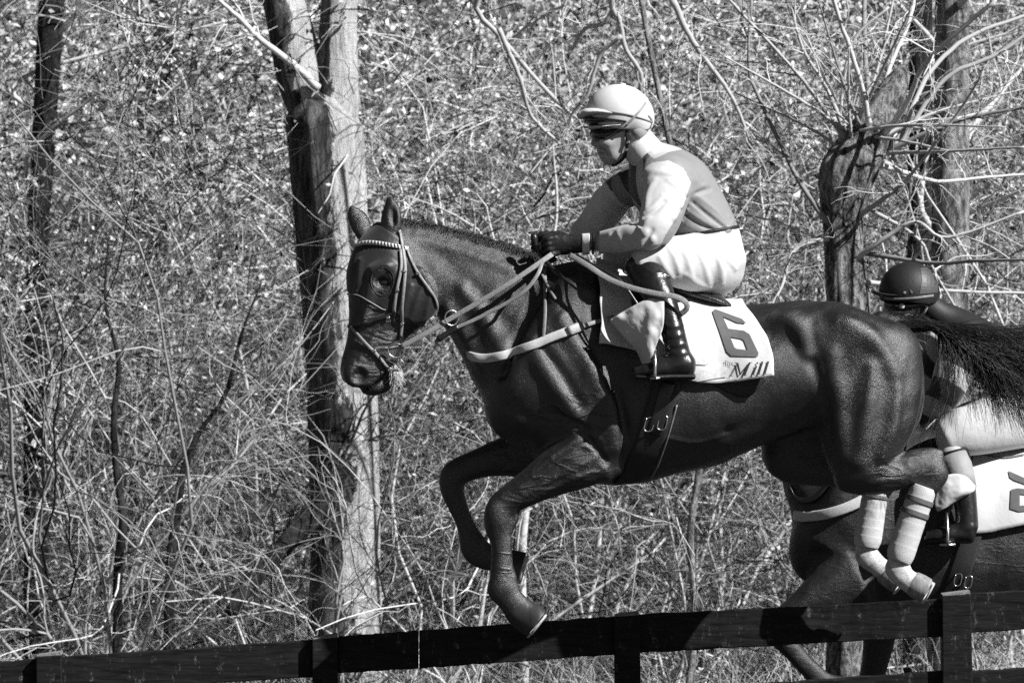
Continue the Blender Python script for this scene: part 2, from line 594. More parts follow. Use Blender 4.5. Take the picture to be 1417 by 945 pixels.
def ground_material():
    m, nt, b = new_mat('woodland_floor')
    vec = coords(nt)
    f = noise(nt, vec, 14, 8, 0.75)
    g = noise(nt, vec, 0.8, 3)
    mul = nt.nodes.new('ShaderNodeMixRGB'); mul.blend_type = 'MULTIPLY'; mul.inputs['Fac'].default_value = 0.5
    turf = ramp(nt, f, [(0.3, 0.02), (0.7, 0.10)])
    litter = ramp(nt, noise(nt, vec, 22, 8, 0.8), [(0.40, 0.015), (0.52, 0.08), (0.70, 0.34)])
    sep = nt.nodes.new('ShaderNodeSeparateXYZ'); nt.links.new(vec, sep.inputs['Vector'])
    mr = nt.nodes.new('ShaderNodeMapRange'); mr.inputs['From Min'].default_value = 4.0; mr.inputs['From Max'].default_value = 6.5
    nt.links.new(sep.outputs['Y'], mr.inputs['Value'])
    gm_ = nt.nodes.new('ShaderNodeMixRGB'); nt.links.new(mr.outputs['Result'], gm_.inputs['Fac'])
    nt.links.new(turf, gm_.inputs['Color1']); nt.links.new(litter, gm_.inputs['Color2'])
    nt.links.new(gm_.outputs['Color'], mul.inputs['Color1'])
    nt.links.new(ramp(nt, g, [(0.3, 0.5), (0.7, 1.0)]), mul.inputs['Color2'])
    nt.links.new(mul.outputs['Color'], b.inputs['Base Color'])
    b.inputs['Roughness'].default_value = 0.95
    bump(nt, b, f, 0.9, 0.05)
    return m

# --- ground: one sheet out to the horizon, a wooded bank rising behind the track
gx = np.concatenate([np.linspace(-600, -16, 24), np.linspace(-15, 15, 101), np.linspace(16, 600, 24)])
gy = np.concatenate([np.linspace(-300, -6, 16), np.linspace(-5, 40, 151), np.linspace(42, 900, 30)])
GX, GY = np.meshgrid(gx, gy, indexing='ij')
GV = np.stack([GX, GY, ground_z(GX, GY)], -1).reshape(-1, 3)
ii, jj = np.meshgrid(np.arange(len(gx) - 1), np.arange(len(gy) - 1), indexing='ij')
nn = len(gy)
GF = np.stack([ii * nn + jj, (ii + 1) * nn + jj, (ii + 1) * nn + jj + 1, ii * nn + jj + 1], -1).reshape(-1, 4)
ground = link('ground', np_mesh('ground', GV, GF), ground_material())
tag(ground, 'woodland floor rising into a bank behind the track', kind='structure')

# --- uncountable stuff made as arrays
def rand_dirs(n, up=0.4):
    d = RNG.normal(size=(n, 3)); d[:, 2] += up
    return d / np.linalg.norm(d, axis=1)[:, None]

def twig_mass(name, start, direc, length, rad, mat, label, cat, K=6, curl=0.5, droop=0.25, sides=3):
    n = len(start)
    t = np.linspace(0, 1, K)
    side = rand_dirs(n, 0); side -= direc * (side * direc).sum(1)[:, None]
    side /= np.linalg.norm(side, axis=1)[:, None] + 1e-9
    amp = RNG.normal(size=n) * curl
    pts = start[:, None] + direc[:, None] * (length[:, None] * t)[..., None]
    pts += side[:, None] * (amp[:, None] * length[:, None] * (t ** 2)[None])[..., None]
    jit = RNG.normal(size=(n, K, 3)) * (length[:, None] * 0.03)[..., None]
    jit[:, 0] = 0
    pts += np.cumsum(jit, 1) * 0.8
    pts[..., 2] -= droop * length[:, None] * t ** 2.2
    a = np.cross(direc, side)
    ang = np.arange(sides) * 2 * math.pi / sides
    r = rad[:, None] * (1 - 0.72 * t)
    V = pts[:, :, None] + r[:, :, None, None] * (np.cos(ang)[None, None, :, None] * side[:, None, None] + np.sin(ang)[None, None, :, None] * a[:, None, None])
    V = V.reshape(-1, 3)
    base = (np.arange(n) * K * sides)[:, None, None]
    i = np.arange(K - 1)[None, :, None]; j = np.arange(sides)[None, None, :]; k = (j + 1) % sides
    F = np.stack([base + i * sides + j, base + i * sides + k, base + (i + 1) * sides + k, base + (i + 1) * sides + j], -1).reshape(-1, 4)
    o = link(name, np_mesh(name, V, F), mat)
    tag(o, label, cat, kind='stuff')
    return pts

def leaf_mass(name, centre, size, mat, label, cat, flat=0.0):
    n = len(centre)
    a = rand_dirs(n, 0); b = rand_dirs(n, 0)
    if flat:
        a[:, 2] *= 1 - flat; a /= np.linalg.norm(a, axis=1)[:, None]
        b[:, 2] *= 1 - flat
    b -= a * (a * b).sum(1)[:, None]; b /= np.linalg.norm(b, axis=1)[:, None]
    nrm = np.cross(a, b)
    s = size[:, None]
    w = 0.35 + 0.25 * RNG.random((n, 1))
    V = np.stack([centre - a * s * .5, centre + b * s * w * .5 + nrm * s * .10, centre + a * s * .5, centre - b * s * w * .5 + nrm * s * .10], 1).reshape(-1, 3)
    F = (np.arange(n) * 4)[:, None] + np.array([[0, 1, 2, 3]])
    o = link(name, np_mesh(name, V, F, smooth=False), mat)
    return tag(o, label, cat, kind='stuff')

def spread(n, y0, y1, zlo=-0.1, zhi=None, pad=0.9, power=1.0):
    """points through the volume of woodland in front of the camera"""
    y = y0 + (y1 - y0) * RNG.random(n) ** power
    s = (CAM_D + y) / CAM_D
    x = (RNG.random(n) * 2 - 1) * (1.915 + pad * 0.6) * s
    top = CAM_Z + 1.45 * s
    g = ground_z(x, y)
    z = g + zlo + RNG.random(n) * np.maximum(top - g, 0.4)
    return np.stack([x, y, z], 1)

def clump(c, a=1.0, seed=0.0):
    x, y, z = c[:, 0] * a + seed, c[:, 1] * a * 0.8, c[:, 2] * a
    n = np.sin(2.1 * x + 1.7 * np.sin(1.3 * z + y)) + np.sin(2.6 * z + 1.4 * np.sin(1.9 * x - y) + 2) + np.sin(1.7 * y + 2.2 * np.sin(1.1 * x + 1.7 * z))
    n += 0.7 * np.sin(6.1 * x + 2 * np.sin(4.3 * z)) + 0.7 * np.sin(5.3 * z + 2 * np.sin(5.7 * x + y))
    return n / 4.4
def thin(c, keep, seed=0.0, a=1.0):
    """leave hollows in a mass of points"""
    q = clump(c, a, seed)
    return c[q > np.quantile(q, 1 - keep)]

# --- the tangled thicket filling the bank: sprays of thin twigs with buds, clumped with dark hollows between
def beside(c):
    """carry a mass on to both sides of the view"""
    s_ = (CAM_D + c[:, 1]) / CAM_D
    o = c.copy(); o[:, 0] = np.sign(c[:, 0]) * (2.4 * s_ + np.abs(c[:, 0]) * 1.5)
    o[:, 2] += ground_z(o[:, 0], o[:, 1]) - ground_z(c[:, 0], c[:, 1])
    return o
hubs = thin(spread(3600, 7.0, 17, power=1.1), 0.62)
hubs = np.concatenate([hubs, beside(spread(1000, 7.0, 16))])
per = 8
n = len(hubs) * per
st = np.repeat(hubs, per, 0) + RNG.normal(size=(n, 3)) * 0.06
hd = rand_dirs(len(hubs), 0.6)
d = np.repeat(hd, per, 0) + RNG.normal(size=(n, 3)) * 0.6
d /= np.linalg.norm(d, axis=1)[:, None]
pt = twig_mass('thicket', st, d, 0.2 + 0.8 * RNG.random(n) ** 1.6, 0.0020 + 0.0062 * RNG.random(n) ** 2.4, M_twig,
               'grey tangle of bare twigs filling the whole bank behind the horses', 'thicket')
n = 85000
hubid = RNG.integers(0, len(pt), n * 2)
pick = pt[hubid, RNG.integers(1, 6, n * 2)]
q = clump(pick, 3.4, 1.0); keep = q > np.quantile(q, 0.5)
pick = pick[keep]; n = len(pick)
leaf_mass('budding_foliage', pick + RNG.normal(size=(n, 3)) * 0.022, 0.020 + 0.040 * RNG.random(n) ** 1.5, M_leaf,
          'small pale buds and dry leaves speckling the thicket', 'foliage')
c = thin(thin(spread(320000, 10.0, 20, power=1.0), 0.55, 3.0, 1.3), 0.48, 5.0, 4.2)
c = np.concatenate([c, beside(thin(spread(60000, 10.0, 20), 0.5, 5.0, 4.2))])
leaf_mass('far_foliage', c, 0.03 + 0.055 * RNG.random(len(c)), M_leaf2, 'dense dry foliage deep in the thicket on the bank', 'foliage')
hubs = thin(spread(1100, 6.2, 11, power=1.0), 0.7, 7.0)
per = 8
n = len(hubs) * per
st = np.repeat(hubs, per, 0) + RNG.normal(size=(n, 3)) * 0.08
d = np.repeat(rand_dirs(len(hubs), 0.8), per, 0) + RNG.normal(size=(n, 3)) * 0.6
d /= np.linalg.norm(d, axis=1)[:, None]
twig_mass('dark_brush', st, d, 0.25 + 0.7 * RNG.random(n) ** 1.6, 0.0015 + 0.0035 * RNG.random(n) ** 2.0, M_twig_dark,
          'dark thin brushwood standing before the pale bank', 'brushwood')
# --- fallen leaves and grass on the ground behind the fence
n = 60000
y = 5.5 + 13 * RNG.random(n); x = (RNG.random(n) * 2 - 1) * 2.6 * (CAM_D + y) / CAM_D
leaf_mass('fallen_leaves', np.stack([x, y, ground_z(x, y) + 0.01 + 0.04 * RNG.random(n)], 1), 0.03 + 0.045 * RNG.random(n), M_leaf2,
          'dry leaves lying on the woodland floor', 'leaves', 0.7)
n = 20000
y = 5.0 + 9 * RNG.random(n); x = (RNG.random(n) * 2 - 1) * 2.6 * (CAM_D + y) / CAM_D
d = rand_dirs(n, 1.3)
twig_mass('dry_grass', np.stack([x, y, ground_z(x, y)], 1), d, 0.15 + 0.55 * RNG.random(n), 0.0018 + 0.002 * RNG.random(n), M_grass,
          'pale dry grass and stalks along the foot of the bank', 'grass', K=5, curl=0.4, droop=0.35)

# --- single shrubs: stems from one root, each stem a part with its own twigs
def wander(p0, d, length, r0, rng, K=9, wob=0.16, lift=0.0):
    K = K + 3; wob = wob * 1.25
    p = np.array(p0, float); d = np.array(d, float) / np.linalg.norm(d)
    pts = [p.copy()]
    for i in range(K):
        d = d + rng.normal(size=3) * wob + np.array((0, 0, lift))
        d /= np.linalg.norm(d)
        p = p + d * length / K
        pts.append(p.copy())
    return np.array(pts), r0 * np.linspace(1, 0.35, K + 1)

def grow(mb, p0, d, length, r0, rng, depth, sides=5, wob=0.15, lift=-0.02):
    pts, rr = wander(p0, d, length, r0, rng, 9 if depth > 1 else 6, wob, lift)
    mb.sweep(pts, rr, sides if depth > 0 else 3, cap=False)
    if depth <= 0: return
    for k in range(rng.integers(5, 9) if depth > 1 else rng.integers(4, 7)):
        t = 0.25 + 0.72 * rng.random(); i = int(t * (len(pts) - 1))
        ax = pts[min(i + 1, len(pts) - 1)] - pts[max(i - 1, 0)]; ax /= np.linalg.norm(ax)
        dd = ax * 0.8 + rng.normal(size=3) * 0.62 + np.array((0, 0, 0.1))
        grow(mb, pts[i], dd, length * (0.3 + 0.3 * rng.random()), rr[i] * 0.6, rng, depth - 1, sides, wob * 1.2, lift)

def make_shrub(seed, stems, height, r0, mat, lean=0.5, drop=-0.03):
    rng = np.random.default_rng(seed)
    root = bpy.data.objects.new('bare_shrub', None)
    parts = []
    for k in range(stems):
        mb = MB()
        d = np.array((rng.normal() * lean, rng.normal() * lean * 0.7, 1.0))
        grow(mb, (rng.normal() * 0.07, rng.normal() * 0.07, -0.06), d, height * (0.7 + 0.5 * rng.random()), r0 * (0.6 + 0.6 * rng.random()), rng, 2, 5, 0.13, drop)
        me = bpy.data.meshes.new('stem'); me.from_pydata(mb.v, [], mb.f)
        me.polygons.foreach_set('use_smooth', np.ones(len(me.polygons), bool)); me.update()
        me.materials.append(mat)
        parts.append(bpy.data.objects.new('stem', me))
    return root, parts

protos = [make_shrub(21, 5, 2.6, 0.0105, M_twig, 0.45), make_shrub(22, 4, 3.2, 0.0115, M_twig_pale, 0.55, -0.06), make_shrub(23, 6, 2.2, 0.0075, M_twig_pale, 0.7, -0.07),
          make_shrub(24, 5, 2.8, 0.011, M_twig_dark, 0.4, -0.02), make_shrub(25, 4, 3.4, 0.012, M_twig, 0.5, -0.08), make_shrub(26, 6, 1.9, 0.008, M_twig_dark, 0.6, -0.05)]
SHRUB_LOOK = ['upright grey bare shrub', 'arching pale bare shrub', 'low spreading pale bare shrub', 'upright dark bare shrub', 'tall drooping grey bare shrub', 'low spreading dark bare shrub']
ZONES = [(-200, 'at the left edge'), (40, 'near the left edge'), (140, 'above the leftmost fence post'), (270, 'left of the forked tree'), (400, 'at the forked tree'), (530, 'under the horse\'s head'),
         (640, 'before the horse\'s forelegs'), (760, 'under the jockey\'s hands'), (880, 'under the horse\'s girth'), (980, 'under the horse\'s flank'), (1090, 'behind the horse\'s rump'), (1215, 'beside the pollarded tree'), (1320, 'behind the second jockey'), (1390, 'at the right edge')]
def shrub_place(u, Y):
    z = [t for a, t in ZONES if u >= a][-1]
    return z + (' in front of the thicket' if Y < 7.6 else ' within the thicket' if Y < 10 else ' high in the thicket')
seen_labels = {}
used = set()
shrub_spots = [(165, 6.2, 3), (120, 7.5, 0), (300, 8.0, 3), (60, 7.0, 1), (230, 9.5, 4), (20, 9.0, 0), (420, 7.2, 2), (380, 9.0, 4), (560, 7.0, 1), (600, 9.0, 4),
               (660, 6.4, 2), (720, 8.2, 3), (800, 7.2, 1), (860, 9.5, 4), (930, 7.0, 0), (1000, 8.2, 1), (1060, 6.6, 5), (1110, 9.0, 4), (1230, 7.6, 2),
               (1330, 8.4, 1), (1400, 6.8, 0), (480, 6.0, 5), (100, 10.5, 4), (330, 11.0, 1), (520, 11.5, 1), (700, 11.0, 4), (830, 12.0, 1), (960, 11.2, 4),
               (1060, 12.5, 1), (1290, 11.0, 4), (1380, 12.0, 1), (200, 12.5, 1), (620, 13.5, 4), (900, 14.0, 4), (440, 13.0, 4), (-40, 8, 4), (1460, 9, 4)]
srng = np.random.default_rng(5)
for k, (u, Y, kind) in enumerate(shrub_spots):
    root, parts = protos[kind]
    if kind in used:
        root = root.copy(); parts = [p.copy() for p in parts]
    used.add(kind)
    x = (u - CX) * (CAM_D + Y) / (CAM_D * PPM)
    col.objects.link(root)
    root.location = (x, Y, float(ground_z(x, Y)))
    root.rotation_euler = (0, 0, srng.random() * 6.28)
    s = 0.85 + 0.4 * srng.random(); root.scale = (s, s, s)
    lab = SHRUB_LOOK[kind] + ' ' + shrub_place(u, Y)
    tag(root, lab, 'shrub')
    seen_labels[lab] = seen_labels.get(lab, 0) + 1
    if seen_labels[lab] > 1: root['label'] = lab.replace(' high in', ' highest in')
    root['group'] = ['upright grey shrubs', 'arching pale shrubs', 'low pale shrubs', 'upright dark shrubs', 'drooping tall grey shrubs', 'low dark shrubs'][kind] + ' in the thicket'
    for p in parts:
        col.objects.link(p); p.parent = root

# --- trunks
def trunk_mesh(px_axis, Y, mat, name, parent, sides=44, rings=90, rough=0.05, lit_side=None, seed=0, freq=5.0, wy=1.0):
    """px_axis: rows (u, v, half width px); a trunk with furrowed, uneven bark relief"""
    ax = spline(np.array([np.append(P(u, v, Y), L(r, Y)) for u, v, r in px_axis]), rings)
    ang = np.linspace(0, 2 * math.pi, sides, endpoint=False)
    V = []; at = []
    for i in range(rings):
        c, r = ax[i, :3], ax[i, 3]
        for a in ang:
            q = Vector((math.cos(a) * freq * r * 3 + seed, math.sin(a) * freq * r * 3, c[2] * 1.1))
            k = 1 + rough * (mnoise.noise(q * 1.0) + 0.7 * abs(mnoise.noise(q * 2.3)) + 0.4 * mnoise.noise(Vector((q.x * 4, q.y * 4, q.z * 2.5)))) * 1.3
            V.append((c[0] + math.cos(a) * r * k, c[1] + math.sin(a) * r * k * wy, c[2]))
            at.append(math.cos(a - lit_side) if lit_side is not None else 0)
    F = [(i * sides + j, i * sides + (j + 1) % sides, (i + 1) * sides + (j + 1) % sides, (i + 1) * sides + j) for i in range(rings - 1) for j in range(sides)]
    me = np_mesh(name, np.array(V), np.array(F))
    if lit_side is not None: attr(me, 'lit_side', np.array(at) * 0.62)
    o = link(name, me, mat, parent)
    return o

def limb(mb, rows, Y, drift=0.0, n=26, sides=9, taper=None):
    """rows (u, v, half width px) seen in the photograph, drifting in depth"""
    pts = np.array([np.append(P(u, v, Y + drift * i / max(1, len(rows) - 1)), L(r, Y)) for i, (u, v, r) in enumerate(rows)])
    s = spline(pts, n)
    s[1:-1, :3] += np.random.default_rng(int(abs(rows[0][0] * 7 + rows[-1][1]))).normal(size=(n - 2, 3)) * s[1:-1, 3:4] * 0.10
    mb.sweep(s[:, :3], s[:, 3], sides)
    return s

def twiggy(mb, s, rng, count, length, r, depth=1, up=0.25):
    for k in range(count):
        i = rng.integers(len(s) // 5, len(s) - 1)
        ax = s[min(i + 1, len(s) - 1), :3] - s[i - 1, :3]; ax /= np.linalg.norm(ax) + 1e-9
        d = ax * 0.7 + rng.normal(size=3) * 0.6 + np.array((0, 0, up))
        grow(mb, s[i, :3], d, length * (0.5 + rng.random()), min(r, s[i, 3] * 0.6), rng, depth, 4, 0.14, -0.02)

trng = np.random.default_rng(33)
# large forked tree behind the leading horse's head
YT = 7.0
b = P(478, 985, YT)
big = empty('forked_tree', b, 'thick forked tree trunk with flaking bark and a sunlit side painted pale behind the leading horse', 'tree')
trunk_mesh([(478, 1010, 66), (478, 940, 56), (477, 820, 49), (476, 700, 47), (474, 560, 48), (466, 420, 49), (458, 300, 49), (450, 190, 51), (446, 165, 49), (445, 140, 36), (444, 122, 14)],
           YT, M_bark_lit_side, 'trunk', big, sides=64, rings=150, rough=0.055, lit_side=-0.25, seed=3)
trunk_mesh([(452, 250, 18), (438, 180, 30), (420, 122, 35), (409, 75, 33), (400, 35, 31), (388, -10, 29), (360, -90, 27), (330, -200, 22)], YT + .02, M_bark_lit_side, 'limb', big, sides=40, rings=70, rough=.05, lit_side=-0.5, seed=5)
trunk_mesh([(455, 215, 34), (462, 160, 34), (466, 110, 30), (468, 60, 27), (470, 0, 25), (474, -90, 24), (470, -220, 20)], YT, M_bark_lit_side, 'limb', big, sides=40, rings=70, rough=.05, lit_side=-0.7, seed=6)
mb = MB(); s = limb(mb, [(440, 122, 6), (400, 85, 5), (360, 55, 4.2), (330, 25, 3.5), (290, -10, 2.5)], YT - 0.12, -0.5); twiggy(mb, s, trng, 6, 0.35, 0.006)
mb.build('branch', M_twig_pale, big)

# dark fallen log leaning at its foot
mb = MB(); s = limb(mb, [(318, 850, 10), (350, 800, 12), (400, 750, 14), (440, 700, 15), (476, 640, 13)], 6.3, 0.5, sides=12); twiggy(mb, s, trng, 6, 0.5, 0.01)
lg = mb.build('leaning_log', M_bark_dark); tag(lg, 'dark fallen branch leaning against the foot of the forked tree', 'log')

# right pollarded willow with its fan of shoots
YW = 4.2
wil = empty('pollard_tree', P(1172, 900, YW), 'pollarded tree with a knobbly head and a fan of bare shoots beside the second jockey', 'tree')
trunk_mesh([(1182, 1075, 44), (1180, 1000, 39), (1178, 800, 34), (1174, 600, 32), (1174, 440, 31), (1170, 370, 28), (1166, 310, 28), (1168, 265, 34), (1180, 225, 41), (1196, 195, 37), (1212, 165, 29), (1229, 134, 24), (1242, 108, 16), (1249, 90, 5)],
           YW, M_bark_willow, 'trunk', wil, sides=56, rings=130, rough=0.11, seed=9, freq=6)
shoots = [[(1207, 198, 6), (1191, 116, 4.5), (1153, 0, 3.6), (1130, -80, 2.5)], [(1209, 190, 6), (1198, 89, 4.6), (1196, 0, 4), (1200, -90, 3)],
          [(1175, 200, 5.5), (1147, 129, 3.6), (1111, 67, 2.8), (1093, 0, 2.4)], [(1172, 195, 5), (1107, 107, 3.2), (1009, 0, 2.6)],
          [(1216, 195, 6.5), (1253, 147, 5), (1284, 84, 4.2), (1378, 0, 3.5)], [(1235, 212, 6), (1262, 150, 4.6), (1289, 98, 4.4), (1338, 53, 3.8), (1417, 22, 3), (1480, -5, 2)],
          [(1235, 222, 5.5), (1267, 165, 4.2), (1311, 107, 4), (1378, 76, 3.6), (1440, 34, 2.6)], [(1230, 208, 5), (1320, 169, 3.6), (1417, 149, 2.8), (1470, 140, 2)],
          [(1228, 212, 4), (1300, 210, 2.8), (1417, 204, 2)], [(1215, 228, 5), (1256, 240, 4.2), (1298, 251, 3.2), (1370, 245, 2.4), (1440, 240, 1.6)],
          [(1150, 312, 6), (1132, 290, 5), (1102, 244, 4), (1049, 133, 3.4), (1036, 89, 3), (1040, 0, 2.2)],
          [(1180, 362, 6), (1213, 338, 4.8), (1267, 307, 3.4), (1311, 329, 2.8), (1417, 293, 2.2)], [(1188, 300, 5), (1240, 262, 4), (1262, 240, 3), (1330, 150, 2.5), (1360, 100, 1.8)],
          [(1212, 200, 5), (1226, 110, 4), (1258, 30, 3.4), (1270, -30, 2.6)], [(1165, 240, 4), (1163, 160, 3), (1180, 60, 3), (1230, 10, 2.2)],
          [(1150, 330, 5), (1100, 345, 3.5), (1080, 400, 2.6), (1050, 450, 1.8)], [(1195, 350, 5), (1290, 364, 3.6), (1350, 361, 3), (1440, 359, 2.4)], [(1195, 390, 4.5), (1307, 402, 3.2), (1440, 406, 2.4)],
          [(1205, 290, 4), (1270, 330, 3), (1290, 370, 2.6), (1330, 440, 2)]]
xr = np.random.default_rng(71)
for k in range(12):
    a = xr.uniform(-2.7, 0.25); l = xr.uniform(110, 300); u0, v0 = 1200 + xr.normal() * 18, 195 + xr.normal() * 22
    b1 = a + xr.normal() * .18
    shoots.append([(u0, v0, 3.4), (u0 + math.cos(a) * l * .4, v0 + math.sin(a) * l * .4, 2.6), (u0 + math.cos(a) * l * .4 + math.cos(b1) * l * .6, v0 + math.sin(a) * l * .4 + math.sin(b1) * l * .6, 1.3)])
for k, rows in enumerate(shoots):
    rows = [(u_, v_, r_ * .82) for u_, v_, r_ in rows]
    mb = MB()
    s = limb(mb, rows, YW - 0.05, (-0.5, 0.4, 0.0, -0.25)[k % 4], sides=7)
    twiggy(mb, s, trng, 5, 0.28, 0.0045)
    mb.build('shoot', M_twig_pale if k % 3 != 1 else M_twig, wil)

# pale straight trunk at the far right, darker trunks deeper in the wood
def plain_tree(rows, Y, mat, label, seed, fork=True, name='straight_tree'):
    x, _, z = P(rows[0][0], 900, Y); g = float(ground_z(x, Y))
    v0 = float(UV(np.array((x, Y, g - 0.1)))[1])
    rows = [(rows[0][0], v0, rows[0][2] * 1.25)] + rows
    t = empty(name, (x, Y, g), label, 'tree')
    trunk_mesh(rows, Y, mat, 'trunk', t, sides=32, rings=80, rough=0.05, seed=seed)
    rng = np.random.default_rng(seed)
    for k in range(5):
        mb = MB(); u, v, r = rows[-1 - (k % 2)]
        vv = v0 + (rows[-1][1] - v0) * (0.55 + 0.09 * k)
        uu = np.interp(vv, [q[1] for q in rows][::-1], [q[0] for q in rows][::-1])
        s = limb(mb, [(uu, vv, r * .3), (uu + rng.normal() * 60, vv - 60, r * .2), (uu + rng.normal() * 160, vv - 150, r * .1)], Y, rng.normal() * .6, sides=6)
        twiggy(mb, s, rng, 4, 0.5, 0.006); mb.build('branch', M_twig, t)
    return t
plain_tree([(1312, 600, 27), (1314, 400, 26), (1316, 200, 25), (1318, 0, 24), (1320, -200, 22)], 6.4, M_bark_pale, 'straight pale tree trunk with fissured bark at the right edge', 4)
plain_tree([(1270, 500, 17), (1272, 300, 17), (1274, 0, 16), (1276, -150, 14)], 7.4, M_bark_dark, 'slim dark tree trunk just left of the pale straight trunk', 6)
plain_tree([(50, 420, 15), (58, 230, 16), (66, 100, 17), (72, 0, 18), (80, -150, 16)], 8.6, M_bark_dark, 'slim dark tree trunk in the upper left corner', 8)
plain_tree([(205, 420, 24), (212, 200, 26), (214, 0, 26), (216, -150, 24)], 13.0, M_bark_dark, 'dark tree trunk half hidden by twigs in the upper left', 12)
plain_tree([(725, 900, 6), (722, 780, 6), (730, 690, 5), (752, 560, 4), (748, 430, 3), (770, 300, 2), (765, 200, 1)], 6.8, M_twig_pale, 'thin pale sapling behind the leading horse\'s forelegs', 14, name='sapling')
plain_tree([(885, 800, 3.5), (878, 700, 3.2), (905, 600, 3), (930, 420, 2.4), (915, 300, 2), (940, 180, 1.2)], 9.2, M_bark_pale, 'thin grey sapling beneath the leading horse\'s belly', 15, name='sapling')
plain_tree([(163, 800, 6.5), (170, 720, 6), (160, 640, 5), (158, 570, 4.5), (164, 500, 3.4), (146, 420, 2.2), (150, 330, 1)], 6.4, M_bark_dark, 'slender dark sapling at the left above the fence', 16, name='sapling')
plain_tree([(235, 800, 7), (244, 720, 6.5), (252, 660, 6), (275, 600, 4.6), (312, 545, 3.6), (335, 460, 2.4), (362, 390, 1.2)], 6.6, M_bark_dark, 'dark crooked sapling between the left shrub and the forked tree', 17, name='sapling')

# overhanging branches behind the jockey's helmet, from a leaning tree
lt = empty('leaning_tree', P(1010, 760, 6.0), 'leaning grey tree whose pale branches hang above the jockey\'s helmet', 'tree')
trunk_mesh([(950, 980, 5.5), (962, 850, 5), (955, 740, 5), (968, 640, 5), (965, 500, 5), (948, 300, 4.5), (925, 190, 4.2), (898, 60, 4), (876, -60, 4), (850, -150, 3.5)], 6.0, M_bark_pale, 'trunk', lt, sides=24, rings=70, seed=19)
for rows in ([(880, -90, 6), (847, 0, 4.5), (856, 26, 4.2), (865, 66, 3.6), (887, 103, 3.2), (884, 128, 2.6)], [(870, -100, 5), (845, 20, 3.6), (810, 40, 3), (790, 70, 2.2)],
             [(860, 50, 3.2), (830, 77, 3.0), (814, 128, 2.8), (792, 158, 2.2), (780, 190, 1.6)], [(900, -60, 5), (760, -60, 5), (660, 0, 4.2), (700, 60, 3.6), (760, 130, 3.2), (800, 165, 2.2)],
             [(690, 40, 4), (720, 110, 3.2), (735, 160, 2.8), (775, 200, 2.2)], [(930, 0, 5), (960, 60, 4), (1010, 130, 3), (1040, 200, 2)]):
    mb = MB(); s = limb(mb, rows, 5.6, 0.2, sides=7); twiggy(mb, s, trng, 7, 0.3, 0.004)
    mb.build('branch', M_twig_pale, lt)
# ================================================================== horses
def coat_material(name, base, rough, lo_spec=0.5):
    m, nt, b = new_mat(name)
    vec = coords(nt)
    hairv = coords(nt, (60, 60, 420), (0, math.radians(25), 0))      # hair lies back and down
    hair = noise(nt, hairv, 1.6, 3, 0.6)
    blot = noise(nt, vec, 5, 5, 0.6)
    nt.links.new(ramp(nt, blot, [(0.3, base * 0.7), (0.7, base * 1.5)]), b.inputs['Base Color'])
    nt.links.new(ramp(nt, blot, [(0.3, rough - 0.05), (0.7, rough + 0.12)]), b.inputs['Roughness'])
    b.inputs['Specular IOR Level'].default_value = lo_spec
    b.inputs['Sheen Weight'].default_value = 0.02
    b.inputs['Sheen Roughness'].default_value = 0.4
    n1 = node(nt, 'ShaderNodeBump'); n1.inputs['Strength'].default_value = 0.22; n1.inputs['Distance'].default_value = 0.02
    nt.links.new(noise(nt, vec, 9, 4, 0.55, 0.8), n1.inputs['Height'])
    n2 = node(nt, 'ShaderNodeBump'); n2.inputs['Strength'].default_value = 0.4; n2.inputs['Distance'].default_value = 0.003
    nt.links.new(hair, n2.inputs['Height']); nt.links.new(n1.outputs['Normal'], n2.inputs['Normal'])
    sp = noise(nt, coords(nt, (1, 2, 3.6), (0, math.radians(32), 0)), 110, 3, 0.75, 0.4)
    n3 = node(nt, 'ShaderNodeBump'); n3.inputs['Strength'].default_value = 0.6; n3.inputs['Distance'].default_value = 0.0028
    nt.links.new(sp, n3.inputs['Height']); nt.links.new(n2.outputs['Normal'], n3.inputs['Normal'])
    # veins and sinews under thin skin (attribute 'vein' says where the skin is thin)
    vn = noise(nt, coords(nt, (0.45, 1, 1.25), (0, math.radians(-32), 0)), 13, 2, 0.5, 0.7)
    rg = ramp(nt, vn, [(0.40, 0.0), (0.5, 1.0), (0.60, 0.0)])
    va = nt.nodes.new('ShaderNodeAttribute'); va.attribute_name = 'vein'
    vm = nt.nodes.new('ShaderNodeMath'); vm.operation = 'MULTIPLY'
    nt.links.new(rg, vm.inputs[0]); nt.links.new(va.outputs['Fac'], vm.inputs[1])
    n4 = node(nt, 'ShaderNodeBump'); n4.inputs['Strength'].default_value = 0.5; n4.inputs['Distance'].default_value = 0.006
    nt.links.new(vm.outputs['Value'], n4.inputs['Height']); nt.links.new(n3.outputs['Normal'], n4.inputs['Normal'])
    nt.links.new(n4.outputs['Normal'], b.inputs['Normal'])
    # white legs where the horse has white socks (attribute 'sock')
    a = nt.nodes.new('ShaderNodeAttribute'); a.attribute_name = 'sock'
    mx = nt.nodes.new('ShaderNodeMixRGB')
    nt.links.new(ramp(nt, a.outputs['Fac'], [(0.45, 0), (0.55, 1)]), mx.inputs['Fac'])
    src = b.inputs['Base Color'].links[0].from_socket
    nt.links.new(src, mx.inputs['Color1'])
    nt.links.new(ramp(nt, noise(nt, vec, 38, 6, 0.75), [(0.32, 0.22), (0.5, 0.58), (0.7, 0.66)]), mx.inputs['Color2'])
    nt.links.new(mx.outputs['Color'], b.inputs['Base Color'])
    return m

